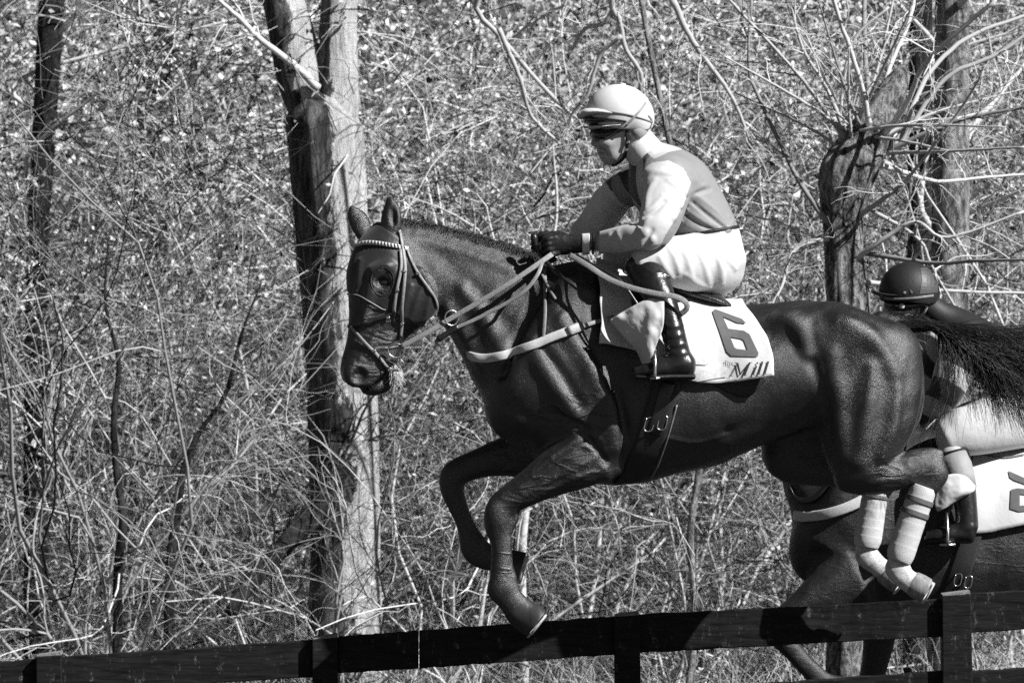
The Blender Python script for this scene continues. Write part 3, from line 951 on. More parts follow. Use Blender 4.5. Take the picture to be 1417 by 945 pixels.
M_coat = coat_material('dark_coat', 0.010, 0.36, 0.9)
M_coat2 = coat_material('bay_coat', 0.014, 0.44, 0.7)
M_hair = simple('tail_hair', 0.012, 0.42, 0.4, 40, 0.0, spec=0.6)
M_hoof = simple('dark_hoof', 0.03, 0.45, 0.5, 60, 0.3, 90, stretch=(1, 1, 0.2))
M_hoof_pale = simple('pale_hoof', 0.24, 0.5, 0.5, 60, 0.3, 90, stretch=(1, 1, 0.2))
M_steel = simple('worn_steel', 0.6, 0.3, 0.2, 80, 0.1, metallic=1.0)
M_shoe = simple('pale_hoof_rim', 0.5, 0.4, 0.3, 60, 0.2)
M_eye = simple('dark_eye', 0.006, 0.04, 0.2, 10, 0.0, spec=0.8, coat=1.0)

# ---- leading horse: body as one continuous surface
HY = 0.0
h1 = Field((-0.72, -0.52, 0.64), (1.78, 0.50, 2.50), 0.0075)
h1.tube([PR(728, 425, 690, 575, 0, .15, .1), PR(770, 378, 738, 634, 0, .205, .25), PR(815, 364, 800, 664, 0, .235, .38), PR(870, 384, 868, 671, 0, .262, .30),
         PR(930, 404, 930, 657, 0, .285, .18), PR(990, 421, 995, 642, 0, .29, .10), PR(1050, 421, 1065, 612, 0, .275, .05), PR(1110, 416, 1140, 590, 0, .265, .15),
         PR(1175, 424, 1190, 620, 0, .25, .2), PR(1232, 452, 1232, 622, 0, .20, .1), PR(1258, 490, 1256, 600, 0, .13, 0)], k=0.03, n=6, cap=0.45)
# neck
h1.tube([PR(553, 309, 588, 402, -.01, .066, .30), PR(590, 314, 606, 440, 0, .072, .38), PR(640, 327, 628, 474, 0, .080, .40), PR(690, 342, 645, 507, 0, .098, .42),
         PR(740, 361, 665, 548, 0, .130, .42), PR(795, 372, 705, 605, 0, .170, .38)], k=0.07, n=6, cap=0.5)
# shoulder blade and point of shoulder, chest muscle
h1.tube([C(805, 405, -.13, 38, .05), C(775, 470, -.17, 46, .06), C(740, 540, -.155, 48, .065), C(722, 575, -.12, 40, .06)], k=0.06, cap=0.8)
h1.tube([C(805, 405, .13, 38, .05), C(775, 470, .17, 46, .06), C(740, 540, .155, 48, .065), C(722, 575, .12, 40, .06)], k=0.06, cap=0.8)
h1.ell(P(712, 560, -.075), (.10, .08, .13), 0.05, rot=-20)
h1.ell(P(712, 560, .075), (.10, .08, .13), 0.05, rot=-20)
# arm: triceps down to the elbow
h1.tube([C(790, 500, -.18, 45, .05), C(822, 560, -.205, 48, .06), C(836, 615, -.20, 38, .055), C(838, 648, -.185, 22, .04)], k=0.045, cap=0.8)
h1.tube([C(790, 500, .18, 45, .05), C(815, 560, .205, 46, .06), C(820, 610, .20, 38, .055), C(815, 640, .185, 22, .04)], k=0.045, cap=0.8)
# haunch: point of hip, croup muscles, thighs
for s in (-1, 1):
    h1.ell(P(1092, 448, s * .19), (.075, .05, .055), 0.06, rot=-25)
    h1.ell(P(1165, 470, s * .14), (.20, .14, .13), 0.07, rot=-18)
    h1.ell(P(1232, 505, s * .10), (.115, .13, .16), 0.07, rot=-10)
h1.tube([PR(1110, 480, 1256, 474, -.12, .12), PR(1122, 540, 1274, 532, -.15, .125), PR(1130, 592, 1267, 586, -.16, .118), PR(1142, 634, 1250, 620, -.17, .10), PR(1160, 664, 1228, 640, -.175, .085)], k=0.04, cap=0.6)
# near gaskin, hock, cannon, pastern
h1.tube([C(1180, 642, -.17, 40, .085), C(1205, 652, -.17, 34, .075), C(1236, 653, -.165, 26, .058), C(1266, 646, -.16, 23, .044), C(1290, 645, -.155, 21, .038)], k=0.035, cap=0.7)
h1.tube([C(1296, 634, -.155, 12, .026), C(1292, 652, -.155, 21, .038), C(1284, 672, -.155, 17, .034), C(1273, 692, -.155, 13.5, .028), C(1258, 735, -.155, 12, .026), C(1246, 770, -.155, 14, .028),
         C(1243, 786, -.155, 18, .032), C(1252, 799, -.155, 15.5, .029), C(1264, 807, -.155, 16, .031)], k=0.02, n=6, cap=0.6)
h1.tube([C(1262, 630, -.16, 7, .016), C(1288, 626, -.157, 7, .016), C(1302, 629, -.155, 8, .018)], k=0.018)
# far thigh, gaskin and hock
h1.tube([C(1165, 520, .13, 75, .11), C(1128, 585, .15, 66, .11), C(1098, 626, .16, 47, .10), C(1112, 636, .165, 36, .085), C(1150, 642, .165, 32, .07), C(1190, 650, .16, 25, .05), C(1222, 655, .155, 21, .04)], k=0.045, cap=0.7)
h1.tube([C(1232, 642, .155, 12, .026), C(1226, 660, .155, 20, .038), C(1216, 682, .155, 15, .03), C(1206, 715, .155, 12, .026), C(1199, 752, .155, 13.5, .028), C(1200, 768, .155, 17, .032), C(1214, 782, .155, 15, .029), C(1226, 790, .155, 15, .031)], k=0.02, n=6, cap=0.6)
# near fore
h1.tube([C(826, 628, -.185, 38, .075), C(797, 640, -.19, 38, .073), C(768, 653, -.185, 33, .064), C(735, 673, -.18, 25, .052), C(708, 690, -.175, 21, .045), C(692, 706, -.172, 20, .043),
         C(689, 728, -.17, 19, .040), C(692, 748, -.17, 14.5, .032), C(693, 772, -.17, 13.5, .028), C(694, 795, -.17, 16, .030), C(696, 813, -.17, 22, .036), C(706, 829, -.17, 18, .031), C(716, 841, -.17, 20, .034)], k=0.03, n=6, cap=0.5)
h1.tube([C(825, 612, -.215, 13, .03), C(790, 628, -.23, 15, .026), C(755, 652, -.215, 11, .02), C(720, 678, -.2, 6, .014)], k=0.022)        # extensor
h1.tube([C(835, 640, -.215, 12, .025), C(805, 655, -.225, 12, .022), C(765, 672, -.212, 8, .018), C(728, 692, -.2, 5, .012)], k=0.018)      # flexor
h1.ell(P(687, 712, -.19), (.040, .030, .05), 0.018)
h1.tube([C(704, 700, -.175, 9, .022), C(712, 715, -.172, 7, .02), C(704, 735, -.17, 6, .016)], k=0.015)
h1.tube([C(703, 745, -.172, 5, .014), C(704, 775, -.172, 4.5, .013), C(708, 800, -.172, 8, .02)], k=0.012)                                   # tendon
# far fore
h1.tube([C(770, 615, .16, 48, .08), C(728, 626, .165, 35, .068), C(690, 634, .16, 26, .055), C(655, 644, .155, 20, .046), C(629, 657, .15, 20, .043), C(626, 678, .15, 17, .038),
         C(636, 705, .15, 13.5, .030), C(646, 730, .15, 14, .028), C(655, 754, .15, 19, .034), C(667, 768, .15, 19, .034), C(690, 776, .15, 16, .030), C(704, 780, .15, 18, .034)], k=0.03, n=6, cap=0.5)
# head, turned a little towards the camera
h1.tube([PR(519, 311, 572, 350, -.01, .075), PR(496, 336, 592, 382, -.02, .092), PR(482, 374, 602, 418, -.035, .098), PR(482, 405, 588, 447, -.045, .084),
         PR(483, 440, 560, 470, -.055, .068), PR(479, 476, 549, 500, -.065, .060), PR(471, 508, 545, 520, -.07, .060), PR(474, 524, 538, 536, -.072, .055)], k=0.045, n=6, cap=0.42)
h1.ell(P(574, 408, -.105), (L(34), .028, L(38)), 0.03)                      # jowl
h1.tube([C(524, 376, -.115, 9, .02), C(512, 410, -.122, 6, .016), C(503, 448, -.118, 4, .012)], k=0.02)   # facial crest
h1.ell(P(528, 372, -.118), (L(17), .022, L(9)), 0.018, rot=15)              # brow
h1.ell(P(530, 391, -.136), (L(10), .022, L(6.5)), 0.010, sub=True)            # eye socket
h1.ell(P(520, 536, -.08), (L(21), .045, L(12)), 0.012, rot=8)               # chin and lower lip
h1.ell(P(492, 518, -.112), (L(17), .03, L(18)), 0.02)                       # nostril wing
h1.ell(P(498, 521, -.142), (L(11), .024, L(13)), 0.010, rot=-25, sub=True)  # nostril
h1.tube([C(500, 545, -.12, 1.5, .03), C(520, 530, -.125, 1.6, .03), C(541, 508, -.12, 1.5, .03)], k=0.006, sub=True)   # mouth
# ears
h1.tube([C(540, 330, -.055, 11, .022), C(541, 309, -.058, 14.5, .024), C(541, 290, -.056, 12.5, .018), C(538.5, 273, -.05, 3.5, .007)], k=0.012, wdir=(.35, .94, 0))
h1.tube([C(505, 328, .05, 11, .020), C(498, 309, .058, 14, .023), C(491, 297, .06, 11.5, .017), C(485, 287, .06, 3.5, .006)], k=0.012, wdir=(-.2, .98, 0))
h1.ell(P(544, 298, -.083), (L(5), .016, L(16)), 0.008, rot=3, sub=True)
# tail dock
h1.tube([C(1216, 446, 0, 17, .04), C(1240, 447, -.005, 13, .032), C(1262, 450, -.01, 11, .026), C(1284, 453, -.01, 7, .016)], k=0.03)
# creases that part the muscles
def groove(F, path, Yg, r=0.006, k=0.02):
    F.tube([C(u, v, y, r * PPM, r * 1.2) for (u, v), y in zip(path, Yg)], k=k, sub=True)
groove(h1, [(1124, 500), (1136, 545), (1140, 590), (1150, 625)], [-.274, -.275, -.272, -.262], .006, .03)
groove(h1, [(768, 575), (795, 585), (812, 598)], [-.235, -.262, -.262], .010, .03)
groove(h1, [(757, 600), (790, 596), (815, 608), (838, 640)], [-.225, -.262, -.26, -.245], .007, .022)
groove(h1, [(752, 395), (720, 455), (697, 520)], [-.13, -.16, -.165], .010, .045)
groove(h1, [(800, 455), (842, 520), (862, 590), (866, 640)], [-.235, -.262, -.262, -.25], .009, .05)
groove(h1, [(745, 480), (775, 520), (800, 560)], [-.215, -.245, -.262], .004, .05)
groove(h1, [(1010, 600), (1070, 588), (1120, 560)], [-.245, -.26, -.27], .006, .05)
groove(h1, [(590, 330), (640, 345), (700, 364), (750, 385)], [-.062, -.07, -.085, -.11], .006, .035)
groove(h1, [(612, 352), (660, 400), (705, 450)], [-.085, -.112, -.165], .010, .05)
# ridges laid on the skin: muscle edges, sinews and big veins
Va, Qa = h1.mesh(); s0 = Surf((Va, Qa))
def ridge(path, r=.008, k=.035, sink=.5, n=10):
    st = []
    for u, v in spline(np.array(path, float), n):
        p, m_ = s0.hit(u, v); st.append([p - m_ * r * sink, None, r, r, 0])
    rr = np.sin(np.linspace(.2, math.pi - .2, n))
    for s_i, q in zip(st, rr): s_i[2] = s_i[3] = r * (.3 + .7 * q)
    h1.tube(st, k=k, cap=.5, n=2)
ridge([(735, 470), (760, 520), (798, 575)], .016, .05)
ridge([(775, 440), (812, 500), (845, 565), (850, 620)], .018, .05)
ridge([(618, 425), (640, 460), (664, 505)], .014, .04)
ridge([(640, 400), (670, 440), (700, 500)], .014, .05)
ridge([(575, 330), (640, 348), (705, 372)], .012, .04)
ridge([(1060, 606), (1100, 590), (1130, 556)], .012, .03)
ridge([(1085, 437), (1105, 452), (1118, 490)], .016, .04)
ridge([(1160, 440), (1205, 465), (1240, 520)], .014, .06)
ridge([(1150, 490), (1160, 560), (1168, 630)], .009, .06)
ridge([(1206, 510), (1200, 570), (1188, 640)], .008, .06)
ridge([(1242, 540), (1236, 590), (1222, 630)], .007, .05)
ridge([(1215, 640), (1250, 634), (1285, 630)], .006, .014)
ridge([(1205, 668), (1245, 662), (1278, 655)], .006, .016)
for pth in ([(812, 612), (780, 632), (742, 658), (712, 680)], [(825, 632), (790, 650), (750, 672), (716, 694)], [(830, 652), (790, 664), (752, 682)], [(800, 606), (770, 626), (735, 655)]):
    ridge(pth, .006, .012, .25)
for pth in ([(790, 612), (820, 622), (836, 640)], [(808, 598), (830, 606), (840, 625)], [(905, 600), (960, 612), (1010, 600)], [(545, 440), (525, 455), (512, 478), (505, 500)], [(520, 465), (505, 480), (497, 500)], [(560, 455), (540, 470), (528, 490)]):
    ridge(pth, .0045, .010, .2)
V1, Q1 = h1.mesh()
V1 = relax(V1, Q1, 1)
def vnormals(V, Q):
    fn = np.cross(V[Q[:, 2]] - V[Q[:, 0]], V[Q[:, 3]] - V[Q[:, 1]])
    N = np.zeros_like(V)
    for c in range(4):
        for a in range(3): N[:, a] += np.bincount(Q[:, c], fn[:, a], len(V))
    return N / (np.linalg.norm(N, axis=1)[:, None] + 1e-12)
def undulate(V, Q, a1=.004, a2=.0016):
    N = vnormals(V, Q)
    c, s_ = math.cos(.6), math.sin(.6)
    q = np.stack([(V[:, 0] * c - V[:, 2] * s_) * 12, V[:, 1] * 9, (V[:, 0] * s_ + V[:, 2] * c) * 6], 1)
    d = np.array([a1 * mnoise.noise(Vector(p)) + a2 * mnoise.noise(Vector(p) * 2.7) for p in q])
    return V + N * d[:, None]
V1 = undulate(V1, Q1)
u1, v1 = UV(V1)
me = np_mesh('body', V1, Q1)
sock = ((v1 > 745) & (u1 > 1160)).astype(float)
attr(me, 'sock', sock)
vein = np.clip(np.maximum.reduce([1 - np.hypot((u1 - 745) / 110, (v1 - 660) / 55), 1 - np.hypot((u1 - 520) / 70, (v1 - 460) / 80), .7 - np.hypot((u1 - 800) / 110, (v1 - 570) / 60), .8 - np.hypot((u1 - 1250) / 70, (v1 - 650) / 45), .6 - np.hypot((u1 - 700) / 30, (v1 - 780) / 60)]) * 2.5, 0, 1)
attr(me, 'vein', vein)
horse1 = empty('leading_horse', (0.35, 0, 0.0), 'dark leading racehorse in mid leap above the rail with white hind socks', 'horse')
body1 = link('body', me, M_coat, horse1)
surf1 = Surf((V1, Q1))

def hoof(F_lo, stations, mat, parent, sole_u=None, name='hoof'):
    pts = np.array([s[0] for s in stations])
    f = Field(pts.min(0) - .09, pts.max(0) + .09, 0.004)
    f.tube(stations, k=0.0, n=6, cap=0.08)
    V, Q = f.mesh()
    o = link(name, np_mesh(name, relax(V, Q, 1), Q), mat, parent)
    # shoe: a flat open ring on the sole
    c0, c1 = pts[-2], pts[-1]
    ax = (c1 - c0) / np.linalg.norm(c1 - c0)
    wv = np.array((0, 1., 0)); hv = np.cross(wv, ax); hv /= np.linalg.norm(hv)
    rh, rw = stations[-1][2], stations[-1][3]
    ang = np.linspace(-2.5, 2.5, 22)
    toe = 1 if hv[0] * 1 + hv[2] * -1 > 0 else -1
    path = c1 + ax * 0.006 + np.cos(ang)[:, None] * hv * rh * 0.9 * toe + np.sin(ang)[:, None] * wv * rw * 0.9
    mb = MB(); Vr, Fr = ribbon(path, np.repeat(ax[None], len(path), 0), 0.018, 0.007); mb.add(Vr, Fr)
    mb.build('horseshoe', M_shoe, o)
    return o
hoof(0, [C(713, 838, -.17, 19, .034), C(718, 844, -.17, 21, .038), C(727, 851, -.17, 22, .043), C(736, 857, -.178, 22.5, .047), C(742, 862, -.184, 22, .049)], M_hoof, horse1)
hoof(0, [C(699, 779, .15, 17, .033), C(706, 780, .14, 19.5, .038), C(713, 782, .125, 21, .043), C(722, 785, .10, 21.5, .048)], M_hoof, horse1)
hoof(0, [C(1260, 803, -.155, 15.5, .031), C(1266, 808, -.155, 17.5, .037), C(1273, 812, -.155, 18, .041), C(1282, 817, -.155, 17.5, .046)], M_hoof_pale, horse1)
hoof(0, [C(1224, 789, .155, 17, .034), C(1232, 795, .155, 18, .040), C(1245, 804, .155, 18, .046)], M_hoof_pale, horse1)
# eye
f = Field(P(530, 391, -.12) - .03, P(530, 391, -.12) + .03, 0.002)
f.ell(P(531, 391, -.106), (L(8), .016, L(6.5)), 0)
V, Q = f.mesh(); link('eye', np_mesh('eye', V, Q), M_eye, horse1)

# tail and mane
def strands(name, gen, count, mat, parent, r=0.0009, K=12):
    Vs = []; Fs = []; o = 0
    sides = 3
    for i in range(count):
        pts, rad = gen(i)
        pts = spline(pts, K)
        T = np.gradient(pts, axis=0); T /= np.linalg.norm(T, axis=1)[:, None] + 1e-9
        a = np.cross(T, (0.3, 1, 0.2)); a /= np.linalg.norm(a, axis=1)[:, None]; b_ = np.cross(T, a)
        rr = rad * np.linspace(1, 0.35, K)[:, None]
        V = np.stack([pts + rr * (math.cos(q) * a + math.sin(q) * b_) for q in (0, 2.1, 4.2)], 1).reshape(-1, 3)
        ii = np.arange(K - 1)[:, None]; jj = np.arange(3)[None]; kk = (jj + 1) % 3
        F = np.stack([ii * 3 + jj, ii * 3 + kk, (ii + 1) * 3 + kk, (ii + 1) * 3 + jj], -1).reshape(-1, 4) + o
        Vs.append(V); Fs.append(F); o += len(V)
    return link(name, np_mesh(name, np.concatenate(Vs), np.concatenate(Fs)), mat, parent)

hr = np.random.default_rng(77)
def tail_gen(i):
    a = hr.random(); lock = int(hr.random() * 40); lr = np.random.default_rng(lock + 100)
    la, lb, lc, ld = lr.random(4)
    yy = -0.02 + hr.normal() * .022
    p0 = (1240 + 44 * hr.random(), 449 + hr.normal() * 4)
    if lock < 18:      # the sweep to the right
        e = (1400 + 190 * la + hr.normal() * 10, 474 + 125 * lb + hr.normal() * 11)
        p1 = (1300 + hr.normal() * 5, 446 + 8 * hr.random()); p2 = (1345 + 25 * la + hr.normal() * 5, 456 + 40 * lb + hr.normal() * 6)
        p3 = ((p2[0] + e[0]) / 2 + hr.normal() * 6, (p2[1] + e[1]) / 2 - 8 - 14 * lc + hr.normal() * 5)
    else:              # locks that hang
        e = (1292 + 150 * la + hr.normal() * 9, 545 + 62 * lb + hr.normal() * 10)
        p1 = (1296 + 8 * la + hr.normal() * 4, 450 + 9 * hr.random()); p2 = (1306 + 70 * la + hr.normal() * 6, 482 + 12 * lc + hr.normal() * 6)
        p3 = (p2[0] + (e[0] - p2[0]) * .5 + 8 * ld + hr.normal() * 5, (p2[1] + e[1]) / 2 + hr.normal() * 6)
    wv = 5 * math.sin(lock * 1.7); p3 = (p3[0] + wv, p3[1] + 4 * math.cos(lock * 2.3)); p2 = (p2[0] - wv * .6, p2[1])
    ys = (yy, yy - .01, yy - .03 + hr.normal() * .02 + .05 * (lc - .5), yy - .02 + hr.normal() * .03 + .12 * (lc - .5), yy + hr.normal() * .04 + .18 * (lc - .5))
    return np.array([P(q[0], q[1], y_) for q, y_ in zip((p0, p1, p2, p3, e), ys)]), 0.0005 + 0.0008 * hr.random()
strands('tail', tail_gen, 2100, M_hair, horse1)
crest = spline(np.array([(548, 309), (590, 315), (640, 327), (690, 342), (738, 360)], float), 200)
def mane_gen(i):
    u, v = crest[hr.integers(0, 200)]
    l = 6 + 9 * hr.random()
    y0 = hr.normal() * .012
    p0 = P(u, v + 4, y0); p1 = P(u + 3 + hr.normal() * 3, v - l * .35, y0 + .012); p2 = P(u + 7 + hr.normal() * 5, v - l * .25 + hr.normal() * 3, y0 + .03)
    p3 = P(u + 9 + hr.normal() * 6, v + l * .6, y0 + .055)
    return np.array([p0, p1, p2, p3]), 0.0007 + 0.0006 * hr.random()
strands('mane', mane_gen, 1500, M_hair, horse1, K=7)
def dock_gen(i):
    t = hr.random(); u = 1222 + 55 * t; v = 440 + 3 * t + hr.normal() * 2
    y0 = hr.normal() * .02
    return np.array([P(u, v + 5, y0), P(u + 3, v - 4 * hr.random() - 1, y0 - .004), P(u + 9 + hr.normal() * 3, v - 4 + hr.normal() * 3, y0 - .01)]), 0.0008
strands('dock_hair', dock_gen, 500, M_hair, horse1, K=5)

# ---- second horse, galloping behind the rail
Y2 = 1.55
h2 = Field((0.72, 0.95, -0.10), (3.25, 2.15, 2.02), 0.011)
yn, yf = Y2 - .17, Y2 + .17
h2.tube([PR(1165, 640, 1108, 782, Y2, .15), PR(1200, 600, 1165, 848, Y2, .21, .2), PR(1250, 588, 1240, 872, Y2, .25, .3), PR(1320, 602, 1320, 876, Y2, .29, .2), PR(1400, 614, 1400, 868, Y2, .30, .1),
         PR(1480, 612, 1490, 848, Y2, .29, .05), PR(1550, 612, 1565, 820, Y2, .27, .1), PR(1615, 640, 1620, 810, Y2, .2, .1), PR(1645, 680, 1645, 780, Y2, .13)], k=0.03, n=6, cap=.45)
h2.tube([PR(1195, 596, 1108, 765, Y2, .15, .35), PR(1162, 555, 1092, 700, Y2, .11, .4), PR(1138, 520, 1074, 640, Y2, .09, .4), PR(1110, 490, 1056, 585, Y2, .08, .35), PR(1084, 470, 1042, 540, Y2, .07, .3)], k=0.07, n=6)
h2.tube([PR(1050, 468, 1082, 520, Y2, .08), PR(1022, 494, 1068, 556, Y2, .095), PR(1006, 530, 1046, 578, Y2, .075), PR(992, 560, 1024, 592, Y2, .06), PR(984, 584, 1010, 604, Y2, .05)], k=0.05, n=5)
h2.ell(P(1130, 760, Y2 - .08), (.11, .09, .14), .05); h2.ell(P(1130, 760, Y2 + .08), (.11, .09, .14), .05)
h2.tube([C(1215, 640, Y2 - .17, 40, .05), C(1190, 700, Y2 - .19, 46, .06), C(1160, 760, Y2 - .16, 42, .06)], k=.06)
h2.tube([C(1075, 462, Y2 - .05, 8, .02), C(1078, 445, Y2 - .055, 9, .02), C(1076, 430, Y2 - .05, 3, .006)], k=.012); h2.tube([C(1064, 464, Y2 + .05, 8, .02), C(1064, 446, Y2 + .055, 9, .02), C(1060, 432, Y2 + .05, 3, .006)], k=.012)
# fore legs: near one folded forward, far one on the ground
h2.tube([C(1185, 800, yn, 55, .08), C(1140, 822, yn, 34, .065), C(1104, 846, yn, 24, .05), C(1083, 866, yn, 20, .043), C(1084, 884, yn, 16, .038), C(1104, 908, yn, 12.5, .029), C(1126, 932, yn, 15, .03),
         C(1140, 945, yn, 16, .034), C(1160, 948, yn, 14, .03), C(1172, 950, yn, 16, .034)], k=.035, n=5)
gz = lambda u, y_: float(UV(np.array((P(u, 900, y_)[0], y_, float(ground_z(P(u, 900, y_)[0], y_)))))[1])
g1 = gz(1186, yf)
h2.tube([C(1222, 800, yf, 52, .08), C(1220, 850, yf, 30, .06), C(1214, 895, yf, 21, .047), C(1208, 930, yf, 18, .043), C(1204, 950, yf, 15, .036), C(1198, 990, yf, 12, .029), C(1194, g1 - 52, yf, 16, .034), C(1188, g1 - 30, yf, 13, .03), C(1182, g1 - 16, yf, 15, .034)], k=.035, n=5)
# hind legs
g2 = gz(1620, yn); g3 = gz(1420, yf)
h2.tube([C(1585, 690, yn, 85, .11), C(1560, 770, yn, 70, .11), C(1540, 830, yn, 48, .09), C(1572, 880, yn, 32, .06), C(1606, 925, yn, 20, .042), C(1612, 960, yn, 15, .034), C(1614, g2 - 60, yn, 13, .03), C(1610, g2 - 36, yn, 16, .033), C(1602, g2 - 16, yn, 15, .034)], k=.045, n=5)
h2.tube([C(1580, 690, yf, 85, .11), C(1530, 770, yf, 65, .11), C(1478, 830, yf, 46, .09), C(1462, 880, yf, 32, .06), C(1462, 930, yf, 21, .042), C(1448, 965, yf, 15, .034), C(1428, g3 - 60, yf, 13, .03), C(1418, g3 - 34, yf, 16, .033), C(1408, g3 - 16, yf, 15, .034)], k=.045, n=5)
V2, Q2 = h2.mesh(); V2 = undulate(relax(V2, Q2, 2), Q2, .006, .002)
me = np_mesh('body', V2, Q2); attr(me, 'sock', np.zeros(len(V2))); attr(me, 'vein', np.full(len(V2), .3))
horse2 = empty('trailing_horse', (float(P(1350, 900, Y2)[0]), Y2, float(ground_z(P(1350, 900, Y2)[0], Y2))), 'dark trailing racehorse galloping behind the rail at the right edge', 'horse')
link('body', me, M_coat2, horse2)
surf2 = Surf((V2, Q2))
def hoof2(u, v, y_, du=-8, dv=14):
    hoof(0, [C(u, v, y_, 16, .036), C(u + du * .5, v + dv * .5, y_, 18, .043), C(u + du, v + dv, y_, 20, .05)], M_hoof, horse2)
hoof2(1172, 950, yn, 14, 6)
hoof2(1182, g1 - 16, yf, -5, 14); hoof2(1602, g2 - 16, yn, -5, 14); hoof2(1408, g3 - 16, yf, -5, 14)
def tail2(i):
    a = hr.normal(size=4)
    return np.array([P(1632 + a[0] * 4, 655 + a[1] * 4, Y2), P(1675 + a[2] * 8, 640 + a[3] * 6, Y2), P(1740 + a[0] * 14, 670 + a[1] * 18, Y2 + .03 * a[2]), P(1780 + a[3] * 20, 740 + a[1] * 30, Y2 + .06 * a[2])]), .0014
strands('tail', tail2, 350, M_hair, horse2, K=8)
# ================================================================== tack of the leading horse
M_leather = simple('black_leather', 0.018, 0.32, 0.4, 40, 0.25, 160, spec=0.6)
M_leather_tan = simple('grey_leather', 0.24, 0.42, 0.3, 60, 0.3, 220)
M_rein = simple('rubber_rein', 0.26, 0.6, 0.35, 120, 0.5, 400)
M_web_pale = simple('pale_webbing', 0.66, 0.75, 0.12, 90, 0.35, 500)
M_web_dark = simple('black_webbing', 0.02, 0.6, 0.35, 90, 0.35, 500)
M_hood = simple('hood_cloth', 0.012, 0.5, 0.3, 12, 0.5, 14, bdist=0.012, sheen=0.25)
M_white_cloth = simple('white_cloth', 0.66, 0.8, 0.04, 14, 0.4, 6, bdist=0.016)
M_print_grey = simple('grey_print', 0.12, 0.75, 0.15, 40, 0.1, 60)
M_print_dark = simple('dark_print', 0.03, 0.7, 0.2, 40, 0.1, 60)
M_bandage = simple('white_bandage', 0.60, 0.85, 0.10, 30, 0.6, 260, bdist=0.004, stretch=(1, 1, 2.5))
M_tape = simple('grey_tape', 0.14, 0.6, 0.2, 40, 0.2)
M_lather = simple('white_lather', 0.85, 0.5, 0.05, 60, 0.6, 120)

def poly_sheet(name, loops, surf, off, mat, parent, cuts=5.0):
    """flat print: outline loops in photo pixels, cut fine and laid on the surface"""
    lo = np.array(loops[0]).min(0); hi = np.array(loops[0]).max(0)
    bm = bmesh.new()
    vl = [[bm.verts.new((x, y, 0)) for x, y in lp] for lp in loops]
    flat = [v for lp in vl for v in lp]
    for t in tessellate_polygon([[Vector((x, y, 0)) for x, y in lp] for lp in loops]):
        try: bm.faces.new([flat[i] for i in t])
        except ValueError: pass
    for ax in (0, 1):
        for c in np.arange(lo[ax] + cuts, hi[ax], cuts):
            no = (1, 0, 0) if ax == 0 else (0, 1, 0); co = (c, 0, 0) if ax == 0 else (0, c, 0)
            bmesh.ops.bisect_plane(bm, geom=bm.verts[:] + bm.edges[:] + bm.faces[:], plane_co=co, plane_no=no)
    for v in bm.verts:
        p, n = surf.hit(v.co.x, v.co.y)
        v.co = Vector(p + n * off)
    bmesh.ops.recalc_face_normals(bm, faces=bm.faces)
    me = bpy.data.meshes.new(name); bm.to_mesh(me); bm.free()
    return link(name, me, mat, parent)

# --- saddle cloth: a sheet over the back, both sides
def cloth_sheet(name, top, bottom, surf, off, mat, parent, Yc, ns=70, nt=30, wave=None, thick=0.003, rear=None):
    T = spline(np.array(top, float), ns); B = spline(np.array(bottom, float), ns)
    near = np.zeros((nt, ns, 3))
    for j in range(ns):
        for i in range(nt):
            t = (i / (nt - 1))
            u, v = T[j] * (1 - t) + B[j] * t
            if rear is not None: u += rear * (j / (ns - 1)) ** 3 * 4 * t * (1 - t)
            if i == 0:
                q = P(u, v, Yc); p, n = surf.near(q); p[1] = Yc; n = np.array((0, 0, 1.))
            else:
                p, n = surf.hit(u, v, Yc - .1)
            o = off + (wave(j / (ns - 1), t) if wave else 0)
            near[i, j] = p + n * o
    for _ in range(2):
        near[1:-1] = (near[:-2] + 2 * near[1:-1] + near[2:]) / 4
        near[:, 1:-1] = (near[:, :-2] + 2 * near[:, 1:-1] + near[:, 2:]) / 4
    far = near[1:].copy(); far[..., 1] = 2 * Yc - far[..., 1]
    G = np.concatenate([far[::-1], near])
    r, c = G.shape[:2]
    i, j = np.meshgrid(np.arange(r - 1), np.arange(c - 1), indexing='ij')
    F = np.stack([i * c + j, i * c + j + 1, (i + 1) * c + j + 1, (i + 1) * c + j], -1).reshape(-1, 4)
    V = G.reshape(-1, 3)
    o = link(name, np_mesh(name, V, F), mat, parent)
    m = o.modifiers.new('solid', 'SOLIDIFY'); m.thickness = thick; m.offset = 1
    return o, V, F

def wave1(s, t):
    flare = 0.035 * max(0, s - 0.72) / 0.28 * t ** 2.0 + 0.02 * max(0, .15 - s) / .15 * t
    return 0.004 + flare + 0.004 * math.sin(11 * s + 4 * t) * t + 0.003 * math.sin(23 * s - 7 * t) * t
cloth1 = empty('saddle_cloth', P(930, 480, 0), 'white saddle cloth with a grey number six on the leading horse', 'saddle cloth')
pad, Vp, Fp = cloth_sheet('under_pad', [(836, 374), (870, 387), (930, 406), (990, 422), (1018, 425)], [(836, 470), (885, 482), (930, 508), (975, 526), (1028, 549), (1060, 526)], surf1, 0.008, M_web_dark, cloth1, 0.0,
                          wave=lambda s, t: 0.012 * max(0, s - .7) / .3 * t, rear=6)
sheet, Vc, Fc = cloth_sheet('cloth', [(824, 371), (870, 387), (930, 406), (990, 422), (1027, 426)], [(828, 479), (881, 488), (925, 512), (964, 530), (1015, 529), (1069, 519)], surf1, 0.022, M_white_cloth, cloth1, 0.0, wave=wave1, rear=13)
surfc = Surf((Vc, Fc))
z7 = lambda pts: [(820 + x / 5.248, 390 + y / 5.248) for x, y in pts]
